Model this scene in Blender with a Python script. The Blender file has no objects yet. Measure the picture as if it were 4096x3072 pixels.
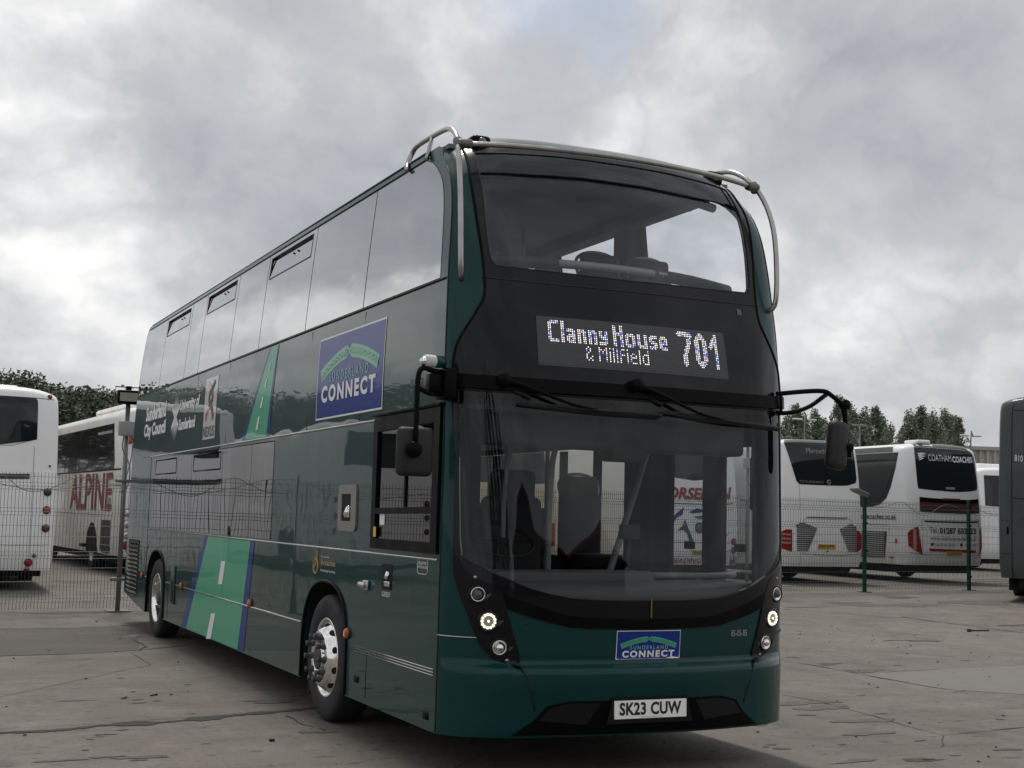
import bpy, bmesh, math, random
import numpy as np
from mathutils import Vector, Matrix
from mathutils.geometry import delaunay_2d_cdt
random.seed(7); RNG = np.random.default_rng(7)
S = bpy.context.scene; COL = S.collection
R_ = math.radians

# ------------------------------------------------------------------ camera
CP = np.array([-4.46410, -7.45627, 1.60235]); YAW, PIT, ROL, FPX = 0.434904, 0.0966841, 0.0256269, 1354.782
fw = np.array([math.sin(YAW)*math.cos(PIT), math.cos(YAW)*math.cos(PIT), math.sin(PIT)])
rt = np.cross(fw, [0, 0, 1]); rt /= np.linalg.norm(rt); up = np.cross(rt, fw)
RT = rt*math.cos(ROL)+up*math.sin(ROL); UP = -rt*math.sin(ROL)+up*math.cos(ROL)
cam = bpy.data.cameras.new('camera'); cob = bpy.data.objects.new('camera', cam); COL.objects.link(cob)
M = Matrix(((RT[0], UP[0], -fw[0], CP[0]), (RT[1], UP[1], -fw[1], CP[1]), (RT[2], UP[2], -fw[2], CP[2]), (0, 0, 0, 1)))
cob.matrix_world = M
cam.sensor_width = 36; cam.lens = FPX/1024*36; cam.clip_end = 2000; cam.clip_start = 0.05
S.camera = cob
S.render.resolution_x, S.render.resolution_y = 1024, 768
S.view_settings.view_transform = 'Standard'; S.view_settings.look = 'None'
S.view_settings.exposure = 0.52; S.view_settings.gamma = 1

def K(x, y, s=1.0, ox=0, oy=0): return ((ox+x/s)/4, (oy+y/s)/4)          # crop pixel of the photograph -> 1024 px
OV = 2.16016
def ray(uv): return fw+RT*(uv[0]-512)/FPX-UP*(uv[1]-384)/FPX
def onplane(uv, ax, val):
    D = ray(uv); return CP+D*((val-CP[ax])/D[ax])
def atdepth(uv, d): return CP+ray(uv)*d
def gz(x, y):
    d = .42*(x-CP[0])+.905*(y-CP[1]); t = np.clip((d-16)/14, 0, 1); return .11*t*t*(3-2*t)

# ------------------------------------------------------------------ world: overcast sky
SUN_EL, SUN_AZ = R_(64), R_(8)      # azimuth from +Y towards +X
w = bpy.data.worlds.new('World'); S.world = w; w.use_nodes = True
nt = w.node_tree; nt.nodes.clear(); L = nt.links.new
def N(t, **k):
    n = nt.nodes.new(t)
    for a, b in k.items(): setattr(n, a, b)
    return n
out = N('ShaderNodeOutputWorld'); bg = N('ShaderNodeBackground'); bg.inputs[1].default_value = .1
L(bg.outputs[0], out.inputs[0])
sky = N('ShaderNodeTexSky', sky_type='NISHITA', sun_disc=False, sun_elevation=SUN_EL, sun_rotation=SUN_AZ)
geo = N('ShaderNodeTexCoord')
sep = N('ShaderNodeSeparateXYZ'); L(geo.outputs['Generated'], sep.inputs[0])
def mth(op, a, b=None, c=None):
    n = N('ShaderNodeMath', operation=op)
    for i, v in enumerate((a, b, c)):
        if v is None: continue
        if isinstance(v, (int, float)): n.inputs[i].default_value = v
        else: L(v, n.inputs[i])
    return n.outputs[0]
zz = mth('ADD', mth('MAXIMUM', sep.outputs[2], 0.0), .42)
cmb = N('ShaderNodeCombineXYZ'); L(mth('DIVIDE', sep.outputs[0], zz), cmb.inputs[0]); L(mth('DIVIDE', sep.outputs[1], zz), cmb.inputs[1])
def noise(vec, sc, det, rough=.55, dist=0.0, off=(0, 0, 0)):
    mp = N('ShaderNodeMapping'); mp.inputs[1].default_value = off; L(vec, mp.inputs[0])
    n = N('ShaderNodeTexNoise'); n.inputs['Scale'].default_value = sc; n.inputs['Detail'].default_value = det
    n.inputs['Roughness'].default_value = rough; n.inputs['Distortion'].default_value = dist
    L(mp.outputs[0], n.inputs['Vector']); return n
n1 = noise(cmb.outputs[0], 2.3, 9, .50, .15, (3.1, 1.7, 0))
n2 = noise(geo.outputs['Generated'], 9.0, 9, .56, .3, (7.1, 2.7, 0))
# warp the direction so that the large cloud masses get ragged outlines
nw = noise(geo.outputs['Generated'], 5.0, 5, .6)
wv = N('ShaderNodeVectorMath', operation='MULTIPLY_ADD'); L(nw.outputs['Color'], wv.inputs[0]); wv.inputs[1].default_value = (.26,)*3; wv.inputs[2].default_value = (-.13,)*3
wa = N('ShaderNodeVectorMath', operation='ADD'); L(geo.outputs['Generated'], wa.inputs[0]); L(wv.outputs[0], wa.inputs[1])
wn = N('ShaderNodeVectorMath', operation='NORMALIZE'); L(wa.outputs[0], wn.inputs[0])
def dirpx(x, y):
    d = ray((x/OV, y/OV)); return tuple(d/np.linalg.norm(d))
BLOBS = [  # overview px, radius deg, brightness change: the cloud masses over the yard
    (300, 470, 7, -.13), (700, 250, 8, -.14), (560, 420, 6, -.06), (60, 420, 5, .09), (120, 620, 5, .12), (480, 620, 5, .10),
    (1250, 110, 6, .20), (1000, 180, 4, .08), (1180, 20, 4, -.04), (1900, 180, 9, -.09), (2150, 320, 7, -.08), (1800, 480, 5, .08), (1850, 700, 6, .03),
    (150, 130, 5, .08), (430, 60, 6, -.02), (2000, 60, 5, -.05), (1560, 260, 5, .10), (100, 30, 4, -.05)]
MIRB = [(740, 590, 3.0, .26), (860, 600, 2.6, .22), (640, 620, 3, .16), (520, 700, 3, .08), (780, 440, 5, -.10), (930, 420, 5, -.10), (600, 560, 3, -.06)]   # cloud banks that the flank of the bus mirrors
acc = None
for (bx, by, br, ba, mir) in [q+(0,) for q in BLOBS]+[q+(1,) for q in MIRB]:
    dn = N('ShaderNodeVectorMath', operation='DOT_PRODUCT'); L(wn.outputs[0], dn.inputs[0]); dd = dirpx(bx, by); dn.inputs[1].default_value = (-dd[0], dd[1], dd[2]) if mir else dd
    mr = N('ShaderNodeMapRange', interpolation_type='SMOOTHERSTEP'); L(dn.outputs['Value'], mr.inputs[0])
    mr.inputs[1].default_value = math.cos(R_(br*1.6)); mr.inputs[2].default_value = 1.0; mr.inputs[3].default_value = 0; mr.inputs[4].default_value = ba if ba > 0 else ba*.75
    acc = mr.outputs[0] if acc is None else mth('ADD', acc, mr.outputs[0])
val = mth('ADD', mth('MULTIPLY_ADD', n1.outputs[0], 1.15, -.14), mth('MULTIPLY_ADD', n2.outputs[0], .55, -.275))
wn3 = N('ShaderNodeVectorMath', operation='MULTIPLY_ADD'); L(nw.outputs['Color'], wn3.inputs[0]); wn3.inputs[1].default_value = (.35,)*3; L(cmb.outputs[0], wn3.inputs[2])
n3 = noise(wn3.outputs[0], 3.6, 6, .5, 0, (2.2, 8.1, 0)); val = mth('ADD', val, mth('MULTIPLY_ADD', mth('ABSOLUTE', mth('MULTIPLY_ADD', n3.outputs[0], 2, -1)), .62, -.12))
val = mth('ADD', val, acc)
ramp = N('ShaderNodeValToRGB'); L(val, ramp.inputs[0]); cr = ramp.color_ramp
cr.elements[0].position = .02; cr.elements[0].color = (.285, .295, .312, 1)
cr.elements[1].position = .92; cr.elements[1].color = (.86, .845, .815, 1)
for p, cc in ((.34, (.40, .405, .415, 1)), (.52, (.53, .532, .535, 1)), (.68, (.69, .683, .67, 1))):
    e = cr.elements.new(p); e.color = cc
cs = N('ShaderNodeVectorMath', operation='SCALE'); L(ramp.outputs[0], cs.inputs[0]); cs.inputs['Scale'].default_value = 10.0
mx = N('ShaderNodeMix', data_type='RGBA')
cov = N('ShaderNodeMapRange'); L(val, cov.inputs[0]); cov.inputs[1].default_value = .72; cov.inputs[2].default_value = 1.02; cov.inputs[3].default_value = .96; cov.inputs[4].default_value = .85
dn = N('ShaderNodeVectorMath', operation='DOT_PRODUCT'); L(wn.outputs[0], dn.inputs[0]); dn.inputs[1].default_value = dirpx(1185, -10)      # the one thin gap that lets the blue through
gapm = N('ShaderNodeMapRange', interpolation_type='SMOOTHERSTEP'); L(dn.outputs['Value'], gapm.inputs[0]); gapm.inputs[1].default_value = math.cos(R_(3.6)); gapm.inputs[2].default_value = 1.0; gapm.inputs[3].default_value = 0; gapm.inputs[4].default_value = .26
L(mth('SUBTRACT', cov.outputs[0], gapm.outputs[0]), mx.inputs[0]); L(sky.outputs[0], mx.inputs[6]); L(cs.outputs[0], mx.inputs[7])
L(mx.outputs[2], bg.inputs[0])

sl = bpy.data.lights.new('sun', 'SUN'); sl.energy = 1.5; sl.angle = R_(10); sl.color = (1, .95, .88)
so = bpy.data.objects.new('sun', sl); COL.objects.link(so)
sd = Vector((math.sin(SUN_AZ)*math.cos(SUN_EL), math.cos(SUN_AZ)*math.cos(SUN_EL), math.sin(SUN_EL)))
so.rotation_euler = sd.to_track_quat('Z', 'Y').to_euler(); so.location = (0, 0, 30)

# ------------------------------------------------------------------ materials
MATS = {}
def mat(name, col, rough=.5, metal=0., coat=0., coat_r=.03, bump=None, var=None, emis=None, spec=None, ior=None, coat_ior=1.35):
    if name in MATS: return MATS[name]
    m = bpy.data.materials.new(name); m.use_nodes = True; t = m.node_tree; b = t.nodes['Principled BSDF']
    b.inputs['Base Color'].default_value = (*col, 1); b.inputs['Roughness'].default_value = rough
    b.inputs['Metallic'].default_value = metal; b.inputs['Coat Weight'].default_value = coat; b.inputs['Coat Roughness'].default_value = coat_r
    b.inputs['Specular IOR Level'].default_value = spec if spec is not None else (.5 if coat == 0 else .12)
    b.inputs['Coat IOR'].default_value = coat_ior
    if ior: b.inputs['IOR'].default_value = ior
    tc = t.nodes.new('ShaderNodeTexCoord')
    if var:   # (scale, amount, detail) brightness variation: dirt, wear
        n = t.nodes.new('ShaderNodeTexNoise'); n.inputs['Scale'].default_value = var[0]; n.inputs['Detail'].default_value = var[2] if len(var) > 2 else 5
        t.links.new(tc.outputs['Object'], n.inputs['Vector'])
        mr = t.nodes.new('ShaderNodeMapRange'); mr.inputs[1].default_value = .3; mr.inputs[2].default_value = .7
        mr.inputs[3].default_value = 1-var[1]; mr.inputs[4].default_value = 1+var[1]; t.links.new(n.outputs[0], mr.inputs[0])
        v = t.nodes.new('ShaderNodeVectorMath'); v.operation = 'SCALE'; v.inputs[0].default_value = col
        t.links.new(mr.outputs[0], v.inputs['Scale']); t.links.new(v.outputs[0], b.inputs['Base Color'])
        mr2 = t.nodes.new('ShaderNodeMapRange'); mr2.inputs[1].default_value = .3; mr2.inputs[2].default_value = .7
        mr2.inputs[3].default_value = rough*.8; mr2.inputs[4].default_value = min(1, rough*1.25); t.links.new(n.outputs[0], mr2.inputs[0]); t.links.new(mr2.outputs[0], b.inputs['Roughness'])
    if bump:  # list of (scale, distance)
        prev = None
        for sc, ds in bump:
            n = t.nodes.new('ShaderNodeTexNoise'); n.inputs['Scale'].default_value = sc; n.inputs['Detail'].default_value = 1.5
            t.links.new(tc.outputs['Object'], n.inputs['Vector'])
            bp = t.nodes.new('ShaderNodeBump'); bp.inputs['Strength'].default_value = 1; bp.inputs['Distance'].default_value = ds
            t.links.new(n.outputs[0], bp.inputs['Height'])
            if prev: t.links.new(prev.outputs[0], bp.inputs['Normal'])
            prev = bp
        t.links.new(prev.outputs[0], b.inputs['Normal']); t.links.new(prev.outputs[0], b.inputs['Coat Normal'])
    if emis:
        b.inputs['Emission Color'].default_value = (*emis[0], 1); b.inputs['Emission Strength'].default_value = emis[1]
    MATS[name] = m; return m
def glassmat(name, tint, f0=.08, refl=(1, 1, 1), bump=None, rough=0.0):
    m = bpy.data.materials.new(name); m.use_nodes = True; t = m.node_tree; t.nodes.clear(); l = t.links.new
    o = t.nodes.new('ShaderNodeOutputMaterial'); mixs = t.nodes.new('ShaderNodeMixShader')
    tr = t.nodes.new('ShaderNodeBsdfTransparent'); tr.inputs[0].default_value = (*tint, 1)
    gl = t.nodes.new('ShaderNodeBsdfGlossy'); gl.inputs[0].default_value = (*refl, 1); gl.inputs['Roughness'].default_value = rough
    g = t.nodes.new('ShaderNodeNewGeometry'); d = t.nodes.new('ShaderNodeVectorMath'); d.operation = 'DOT_PRODUCT'
    l(g.outputs['Normal'], d.inputs[0]); l(g.outputs['Incoming'], d.inputs[1])
    def mm(op, a, b=None):
        n = t.nodes.new('ShaderNodeMath'); n.operation = op
        for i, v in enumerate((a, b)):
            if v is None: continue
            if isinstance(v, (int, float)): n.inputs[i].default_value = v
            else: l(v, n.inputs[i])
        return n.outputs[0]
    c = mm('ABSOLUTE', d.outputs['Value']); q = mm('POWER', mm('SUBTRACT', 1.0, c), 5.0)
    f = mm('ADD', mm('MULTIPLY', q, 1-f0), f0)
    l(f, mixs.inputs[0]); l(tr.outputs[0], mixs.inputs[1]); l(gl.outputs[0], mixs.inputs[2]); l(mixs.outputs[0], o.inputs[0])
    if bump:
        tc = t.nodes.new('ShaderNodeTexCoord'); n = t.nodes.new('ShaderNodeTexNoise'); n.inputs['Scale'].default_value = bump[0]; n.inputs['Detail'].default_value = 1
        l(tc.outputs['Object'], n.inputs['Vector']); bp = t.nodes.new('ShaderNodeBump'); bp.inputs['Distance'].default_value = bump[1]
        l(n.outputs[0], bp.inputs['Height']); l(bp.outputs[0], gl.inputs['Normal'])
    MATS[name] = m; return m
WAVE = [(1.0, .007), (2.4, .0006)]
green = mat('green_paint', (.0034, .043, .041), .38, coat=1, coat_r=.015, bump=WAVE, coat_ior=1.26)
gloss_black = mat('gloss_black', (.004, .0045, .007), .25, coat=1, coat_ior=1.25, bump=[(1.3, .004)])
satin_black = mat('satin_black', (.0045, .0045, .005), .36, var=(6, .15), spec=.07)
dest_black = mat('destination_glass', (.010, .011, .014), .05, coat=1, bump=[(1.2, .003)])
rubber = mat('rubber', (.014, .014, .015), .68, var=(9, .3), bump=[(40, .0008)])
seal = mat('seal', (.006, .006, .006), .6)
lining = mat('grey_lining', (.034, .036, .041), .7, var=(3, .08))
fascia_m = mat('fascia_dark', (.018, .019, .022), .6, var=(4, .1))
ceil_m = mat('ceiling_grey', (.15, .157, .175), .6, var=(3, .06))
floor_m = mat('floor_vinyl', (.05, .05, .055), .6, var=(5, .2))
seat_m = mat('seat_fabric', (.018, .019, .023), .85, var=(12, .25))
pole_m = mat('pale_pole', (.26, .26, .255), .35, var=(7, .1))
dash_m = mat('dash_plastic', (.125, .13, .13), .55, var=(5, .12))
steel = mat('brushed_steel', (.40, .39, .37), .30, metal=1, var=(9, .14), bump=[(60, .0004)])
clampm = mat('cast_clamp', (.16, .155, .15), .5, metal=.8, var=(20, .3))
alu = mat('polished_alloy', (.93, .92, .90), .13, metal=1, var=(7, .07))
nutm = mat('grey_nut_cover', (.05, .052, .058), .5, var=(15, .2))
dark = mat('underbody_black', (.008, .008, .008), .9)
white = mat('white_vinyl', (.86, .86, .87), .45)
silver = mat('silver_trim', (.55, .55, .54), .22, metal=1)
amber = mat('amber_lens', (.50, .11, .015), .2, coat=1)
redlens = mat('red_lens', (.30, .010, .012), .18, coat=1)
clearlens = mat('lamp_chrome', (.85, .85, .83), .08, metal=1)
road_green = mat('livery_light_green', (.085, .41, .25), .4, coat=.45, bump=WAVE)
blue_v = mat('livery_blue', (.012, .035, .23), .4, coat=.45, bump=WAVE)
arch_g = mat('arch_green', (.10, .42, .26), .4, coat=.6)
yel = mat('yellow_label', (.75, .50, .03), .5)
blackt = mat('black_print', (.010, .010, .012), .5)
plate_w = mat('plate_white', (.95, .95, .92), .4)
plate_y = mat('plate_yellow', (.62, .42, .03), .4)
gold = mat('gold_print', (.42, .30, .13), .5)
side_glass = glassmat('side_glass', (.30, .31, .33), .50, (.97, .98, 1.0), bump=(.9, .0035))
low_glass = glassmat('lower_side_glass', (.14, .135, .145), .24, (.97, .97, 1.0), bump=(1.0, .0035))
far_glass = glassmat('far_side_glass', (.93, .94, .95), .04)
screen_glass = glassmat('screen_glass', (.68, .70, .71), .03, (.95, .97, 1), bump=(1.0, .002))
up_glass = glassmat('upper_screen_glass', (.82, .84, .87), .06, (.9, .93, 1), bump=(1.0, .002))
cab_glass = glassmat('cab_glass', (.42, .42, .44), .09)
drl_base = mat('drl_reflector', (.42, .42, .38), .3, metal=.5)
drl = mat('daytime_led', (.9, .9, .8), .4, emis=((1, .97, .72), 1.3))
led_w = mat('led_white', (.9, .9, .9), .4, emis=((.95, .93, .92), 1.15))
led_b = mat('led_blue', (.1, .15, .9), .4, emis=((.22, .28, 1.0), 1.1))
led_p = mat('led_pink', (.9, .6, .55), .4, emis=((1.0, .72, .62), 1.1))

# ------------------------------------------------------------------ object helpers
def tag(o, label=None, cat=None, group=None, kind=None):
    if label: o['label'] = label
    if cat: o['category'] = cat
    if group: o['group'] = group
    if kind: o['kind'] = kind
    return o
def empty(name, loc=(0, 0, 0), rz=0.):
    o = bpy.data.objects.new(name, None); COL.objects.link(o); o.location = loc; o.rotation_euler = (0, 0, rz); return o
def mkobj(name, vs, fs, ms, parent=None, fmat=None, smooth=False, label=None):
    me = bpy.data.meshes.new(name); me.from_pydata([tuple(map(float, v)) for v in vs], [], [tuple(int(i) for i in f) for f in fs])
    for m in (ms if isinstance(ms, (list, tuple)) else [ms]): me.materials.append(m)
    if fmat is not None: me.polygons.foreach_set('material_index', list(map(int, fmat)))
    if smooth: me.polygons.foreach_set('use_smooth', [True]*len(me.polygons))
    me.update(); o = bpy.data.objects.new(name, me); COL.objects.link(o)
    if parent: o.parent = parent
    if label: o['label'] = label
    return o
class MB:
    """collects boxes, tubes, lathes as one mesh"""
    def __init__(s): s.v = []; s.f = []; s.m = []; s.sm = []
    def add(s, vs, fs, mi=0, sm=False):
        b = len(s.v); s.v += [tuple(map(float, p)) for p in vs]; s.f += [tuple(int(i)+b for i in f) for f in fs]; s.m += [mi]*len(fs); s.sm += [sm]*len(fs); return s
    def box(s, a, b, mi=0, M=None, bev=0.0):
        (x0, y0, z0), (x1, y1, z1) = a, b
        if bev > 0:
            bm = bmesh.new(); bmesh.ops.create_cube(bm, size=1)
            for v in bm.verts: v.co = Vector(((x0+x1)/2+v.co.x*(x1-x0), (y0+y1)/2+v.co.y*(y1-y0), (z0+z1)/2+v.co.z*(z1-z0)))
            bmesh.ops.bevel(bm, geom=bm.edges[:], offset=bev, segments=3, affect='EDGES', profile=.5)
            vs = [v.co.copy() for v in bm.verts]; fs = [[v.index for v in f.verts] for f in bm.faces]; bm.free()
            if M is not None: vs = [M @ v for v in vs]
            return s.add(vs, fs, mi, True)
        vs = [Vector(p) for p in ((x0, y0, z0), (x1, y0, z0), (x1, y1, z0), (x0, y1, z0), (x0, y0, z1), (x1, y0, z1), (x1, y1, z1), (x0, y1, z1))]
        if M is not None: vs = [M @ v for v in vs]
        return s.add(vs, [(0, 3, 2, 1), (4, 5, 6, 7), (0, 1, 5, 4), (1, 2, 6, 5), (2, 3, 7, 6), (3, 0, 4, 7)], mi)
    def tube(s, pts, r, n=10, mi=0, cap=True, smooth=3):
        P = np.array(pts, float)
        if smooth and len(P) > 2: P = crs(P, smooth)
        T = np.gradient(P, axis=0); T /= np.linalg.norm(T, axis=1)[:, None]+1e-12
        u = np.cross(T[0], [0, 0, 1]);
        if np.linalg.norm(u) < .1: u = np.cross(T[0], [1, 0, 0])
        u /= np.linalg.norm(u); vs = []; rr = r if hasattr(r, '__len__') else [r]*len(P)
        for i, p in enumerate(P):
            u = u-T[i]*(u@T[i]); u /= np.linalg.norm(u); v = np.cross(T[i], u)
            for k in range(n):
                a = 2*math.pi*k/n; vs.append(p+(u*math.cos(a)+v*math.sin(a))*rr[min(i, len(rr)-1)])
        fs = [(i*n+k, i*n+(k+1) % n, (i+1)*n+(k+1) % n, (i+1)*n+k) for i in range(len(P)-1) for k in range(n)]
        if cap: fs += [tuple(range(n-1, -1, -1)), tuple((len(P)-1)*n+k for k in range(n))]
        return s.add(vs, fs, mi, n > 4)
    def lathe(s, prof, o, ax, n=40, mi=0):
        """prof: list of (radius, height along ax)"""
        o = np.array(o, float); ax = np.array(ax, float); ax /= np.linalg.norm(ax)
        u = np.cross(ax, [0, 0, 1])
        if np.linalg.norm(u) < .1: u = np.cross(ax, [1, 0, 0])
        u /= np.linalg.norm(u); v = np.cross(ax, u); vs = []
        for r, h in prof:
            for k in range(n):
                a = 2*math.pi*k/n; vs.append(o+ax*h+(u*math.cos(a)+v*math.sin(a))*max(r, 1e-4))
        fs = [(i*n+k, i*n+(k+1) % n, (i+1)*n+(k+1) % n, (i+1)*n+k) for i in range(len(prof)-1) for k in range(n)]
        return s.add(vs, fs, mi, True)
    def build(s, name, ms, parent=None, label=None):
        o = mkobj(name, s.v, s.f, ms, parent, s.m, label=label)
        o.data.polygons.foreach_set('use_smooth', s.sm); o.data.update(); return o
def split_build(mb, name, ms, parent=None):
    """every connected piece of the collected mesh as an object of its own"""
    n = len(mb.v); par = list(range(n))
    def find(a):
        while par[a] != a: par[a] = par[par[a]]; a = par[a]
        return a
    for f in mb.f:
        for i in f[1:]: par[find(i)] = find(f[0])
    g = {}
    for k, f in enumerate(mb.f): g.setdefault(find(f[0]), []).append(k)
    o = None
    for ks in g.values():
        m = {}; b = MB()
        for k in ks:
            for i in mb.f[k]:
                if i not in m: m[i] = len(b.v); b.v.append(mb.v[i])
            b.f.append(tuple(m[i] for i in mb.f[k])); b.m.append(mb.m[k]); b.sm.append(mb.sm[k])
        o = b.build(name, ms, parent)
    return o
def crs(P, k=4):
    P = np.array(P, float); Q = np.vstack([2*P[0]-P[1], P, 2*P[-1]-P[-2]]); o = []
    for i in range(1, len(Q)-2):
        for j in range(k):
            t = j/k; o.append(.5*((2*Q[i])+(-Q[i-1]+Q[i+1])*t+(2*Q[i-1]-5*Q[i]+4*Q[i+1]-Q[i+2])*t*t+(-Q[i-1]+3*Q[i]-3*Q[i+1]+Q[i+2])*t**3))
    o.append(Q[-2]); return np.array(o)
class Curve1:
    """monotone cubic table"""
    def __init__(s, xs, ys):
        s.x = np.array(xs, float); s.y = np.array(ys, float); h = np.diff(s.x); d = np.diff(s.y)/h; m = np.zeros(len(s.x))
        m[0], m[-1] = d[0], d[-1]
        for i in range(1, len(s.x)-1):
            m[i] = 0 if d[i-1]*d[i] <= 0 else (h[i-1]+h[i])*3/((2*h[i]+h[i-1])/d[i-1]+(h[i]+2*h[i-1])/d[i])
        s.m = m
    def __call__(s, q):
        q = np.clip(q, s.x[0], s.x[-1]); i = np.clip(np.searchsorted(s.x, q)-1, 0, len(s.x)-2); h = s.x[i+1]-s.x[i]; t = (q-s.x[i])/h
        return (2*t**3-3*t*t+1)*s.y[i]+(t**3-2*t*t+t)*h*s.m[i]+(-2*t**3+3*t*t)*s.y[i+1]+(t**3-t*t)*h*s.m[i+1]

# ------------------------------------------------------------------ surface charts
class EndChart:
    """rounded vehicle end: s = arc length across, t = height parameter"""
    def __init__(c, W, yc, ye, zc, ze, plan, Wn, Dn, crown=5):
        c.W, c.yc, c.ye, c.zc, c.ze, c.crown = W, yc, ye, zc, ze, crown
        u = np.array([p[0] for p in plan]); T = np.array([p[1] for p in plan])
        P = crs(np.c_[u*Wn, T*Dn], 12); P[-1] = (Wn, Dn); s = np.r_[0, np.cumsum(np.hypot(*np.diff(P, axis=0).T))]
        c.s, c.X, c.T, c.S = s, P[:, 0]/Wn, P[:, 1]/Dn, s[-1]
    def P(c, s, t):
        s = np.asarray(s, float); t = np.asarray(t, float); a = np.abs(s)
        X = np.interp(a, c.s, c.X); T = np.interp(a, c.s, c.T)
        y = c.yc(t)+(c.ye(t)-c.yc(t))*T+np.maximum(a-c.S, 0); z = c.zc(t)+(c.ze(t)-c.zc(t))*X**c.crown
        return np.stack([np.sign(s)*X*c.W(t), y, z], -1)
    def N(c, s, t):
        e = 4e-3; du = c.P(np.add(s, e), t)-c.P(np.subtract(s, e), t); dv = c.P(s, np.add(t, e))-c.P(s, np.subtract(t, e))
        n = np.cross(du, dv); return n/(np.linalg.norm(n, axis=-1, keepdims=True)+1e-12)
class SideChart:
    """vehicle flank: a = y, b = z"""
    def __init__(c, W, sgn): c.W, c.sgn = W, sgn
    def P(c, a, b):
        a, b = np.broadcast_arrays(np.asarray(a, float), np.asarray(b, float)); return np.stack([c.sgn*c.W(b), a, b], -1)
    def N(c, a, b):
        e = 5e-3; k = (c.W(np.add(b, e))-c.W(np.subtract(b, e)))/(2*e)
        n = np.stack([c.sgn*np.ones_like(k), 0*k, -k], -1); return n/np.linalg.norm(n, axis=-1, keepdims=True)
class Plane:
    def __init__(c, o, u, v): c.o, c.u, c.v = map(lambda q: np.array(q, float), (o, u, v)); c.n = np.cross(c.u, c.v); c.n /= np.linalg.norm(c.n)
    def P(c, a, b): return c.o+np.asarray(a)[..., None]*c.u+np.asarray(b)[..., None]*c.v
    def N(c, a, b): return np.broadcast_to(c.n, np.shape(a)+(3,))
def inv(ch, uv, g=(0, 1.5), T=None):
    """point of the chart seen at a pixel of the photograph"""
    g = np.array(g, float); D = ray(uv); ex = RT; ey = UP
    def f(g):
        p = ch.P(g[0], g[1])-CP; z = p@fw; return np.array([FPX*(p@ex)/z+512-uv[0], 384-FPX*(p@ey)/z-uv[1]])
    for _ in range(40):
        r = f(g); J = np.array([(f(g+d)-r)/1e-4 for d in (np.array([1e-4, 0]), np.array([0, 1e-4]))]).T
        st = np.linalg.lstsq(J, -r, rcond=None)[0]; st = np.clip(st, -.25, .25); g = g+st
        if abs(st).max() < 1e-5: break
    return g
def inpoly(P, poly):
    poly = np.asarray(poly); x, y = P[:, 0], P[:, 1]; c = np.zeros(len(P), bool); j = len(poly)-1
    for i in range(len(poly)):
        xi, yi = poly[i]; xj, yj = poly[j]
        m = ((yi > y) != (yj > y)); xx = (xj-xi)*(y-yi)/((yj-yi) or 1e-12)+xi; c ^= m & (x < xx); j = i
    return c
def dens(poly, st):
    poly = np.asarray(poly, float); o = []
    for i in range(len(poly)):
        a, b = poly[i], poly[(i+1) % len(poly)]; n = max(1, int(math.ceil(np.linalg.norm(b-a)/st)))
        o += [a+(b-a)*k/n for k in range(n)]
    return np.array(o)
def patch(name, ch, polys, m, parent=None, off=0., thick=0., step=.09, estep=None, back=None, label=None, mb=None):
    """a sheet cut to an outline (first polygon, the others are holes) lying on a chart"""
    es = estep or step*.6; ps = [dens(p, es) for p in polys]; allp = list(np.vstack(ps)); edges = []; b = 0
    for p in ps: edges += [(b+i, b+(i+1) % len(p)) for i in range(len(p))]; b += len(p)
    lo, hi = ps[0].min(0), ps[0].max(0)
    gx = np.arange(lo[0]+step*.5, hi[0], step); gy = np.arange(lo[1]+step*.5, hi[1], step)
    if len(gx) and len(gy):
        G = np.stack(np.meshgrid(gx, gy), -1).reshape(-1, 2); k = inpoly(G, ps[0])
        for p in ps[1:]: k &= ~inpoly(G, p)
        G = G[k]
        if len(G):
            B = np.vstack(ps); keep = np.ones(len(G), bool)
            for q in B: keep &= (np.hypot(*(G-q).T) > step*.33)
            allp += list(G[keep])
    vs, _, fs, _, _, _ = delaunay_2d_cdt([Vector(p) for p in allp], edges, [], 0, 1e-6)
    V = np.array([tuple(v) for v in vs]); F = np.array([tuple(f) for f in fs if len(f) == 3])
    Cn = V[F].mean(1); k = inpoly(Cn, ps[0])
    for p in ps[1:]: k &= ~inpoly(Cn, p)
    F = F[k]; nr = ch.N(V[:, 0], V[:, 1]); P3 = ch.P(V[:, 0], V[:, 1])
    fn = np.cross(P3[F[:, 1]]-P3[F[:, 0]], P3[F[:, 2]]-P3[F[:, 0]]); fl = (fn*nr[F[:, 0]]).sum(1) < 0
    F[fl] = F[fl][:, ::-1]
    top = P3+nr*off; vv = list(top); ff = [tuple(f) for f in F]; nn = list(nr); fm = [0]*len(ff)
    if thick > 0:
        nb = len(V); vv += list(P3+nr*(off-thick)); ff += [tuple(nb+i for i in f[::-1]) for f in F]; fm += [1 if back else 0]*len(F)
        cnt = {}
        for f in F:
            for i in range(3):
                e = (f[i], f[(i+1) % 3]); cnt[e] = 1
        rim = [e for e in cnt if (e[1], e[0]) not in cnt]
        ff += [(e[1], e[0], nb+e[0], nb+e[1]) for e in rim]; fm += [0]*len(rim)
    if mb is not None: mb.add(vv, ff, 0); return None
    o = mkobj(name, vv, ff, [m, back] if back else m, parent, fm, label=label)
    me = o.data; sm = [True]*len(F)*(2 if thick > 0 else 1); sm += [False]*(len(ff)-len(sm)); me.polygons.foreach_set('use_smooth', sm)
    nl = []
    for i, f in enumerate(ff):
        if i < len(F): nl += [tuple(nr[j]) for j in f]
        elif thick > 0 and i < 2*len(F): nl += [tuple(-nr[j-len(V)]) for j in f]
        else: nl += [(0, 0, 0)]*len(f)
    me.normals_split_custom_set(nl); return o
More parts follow.
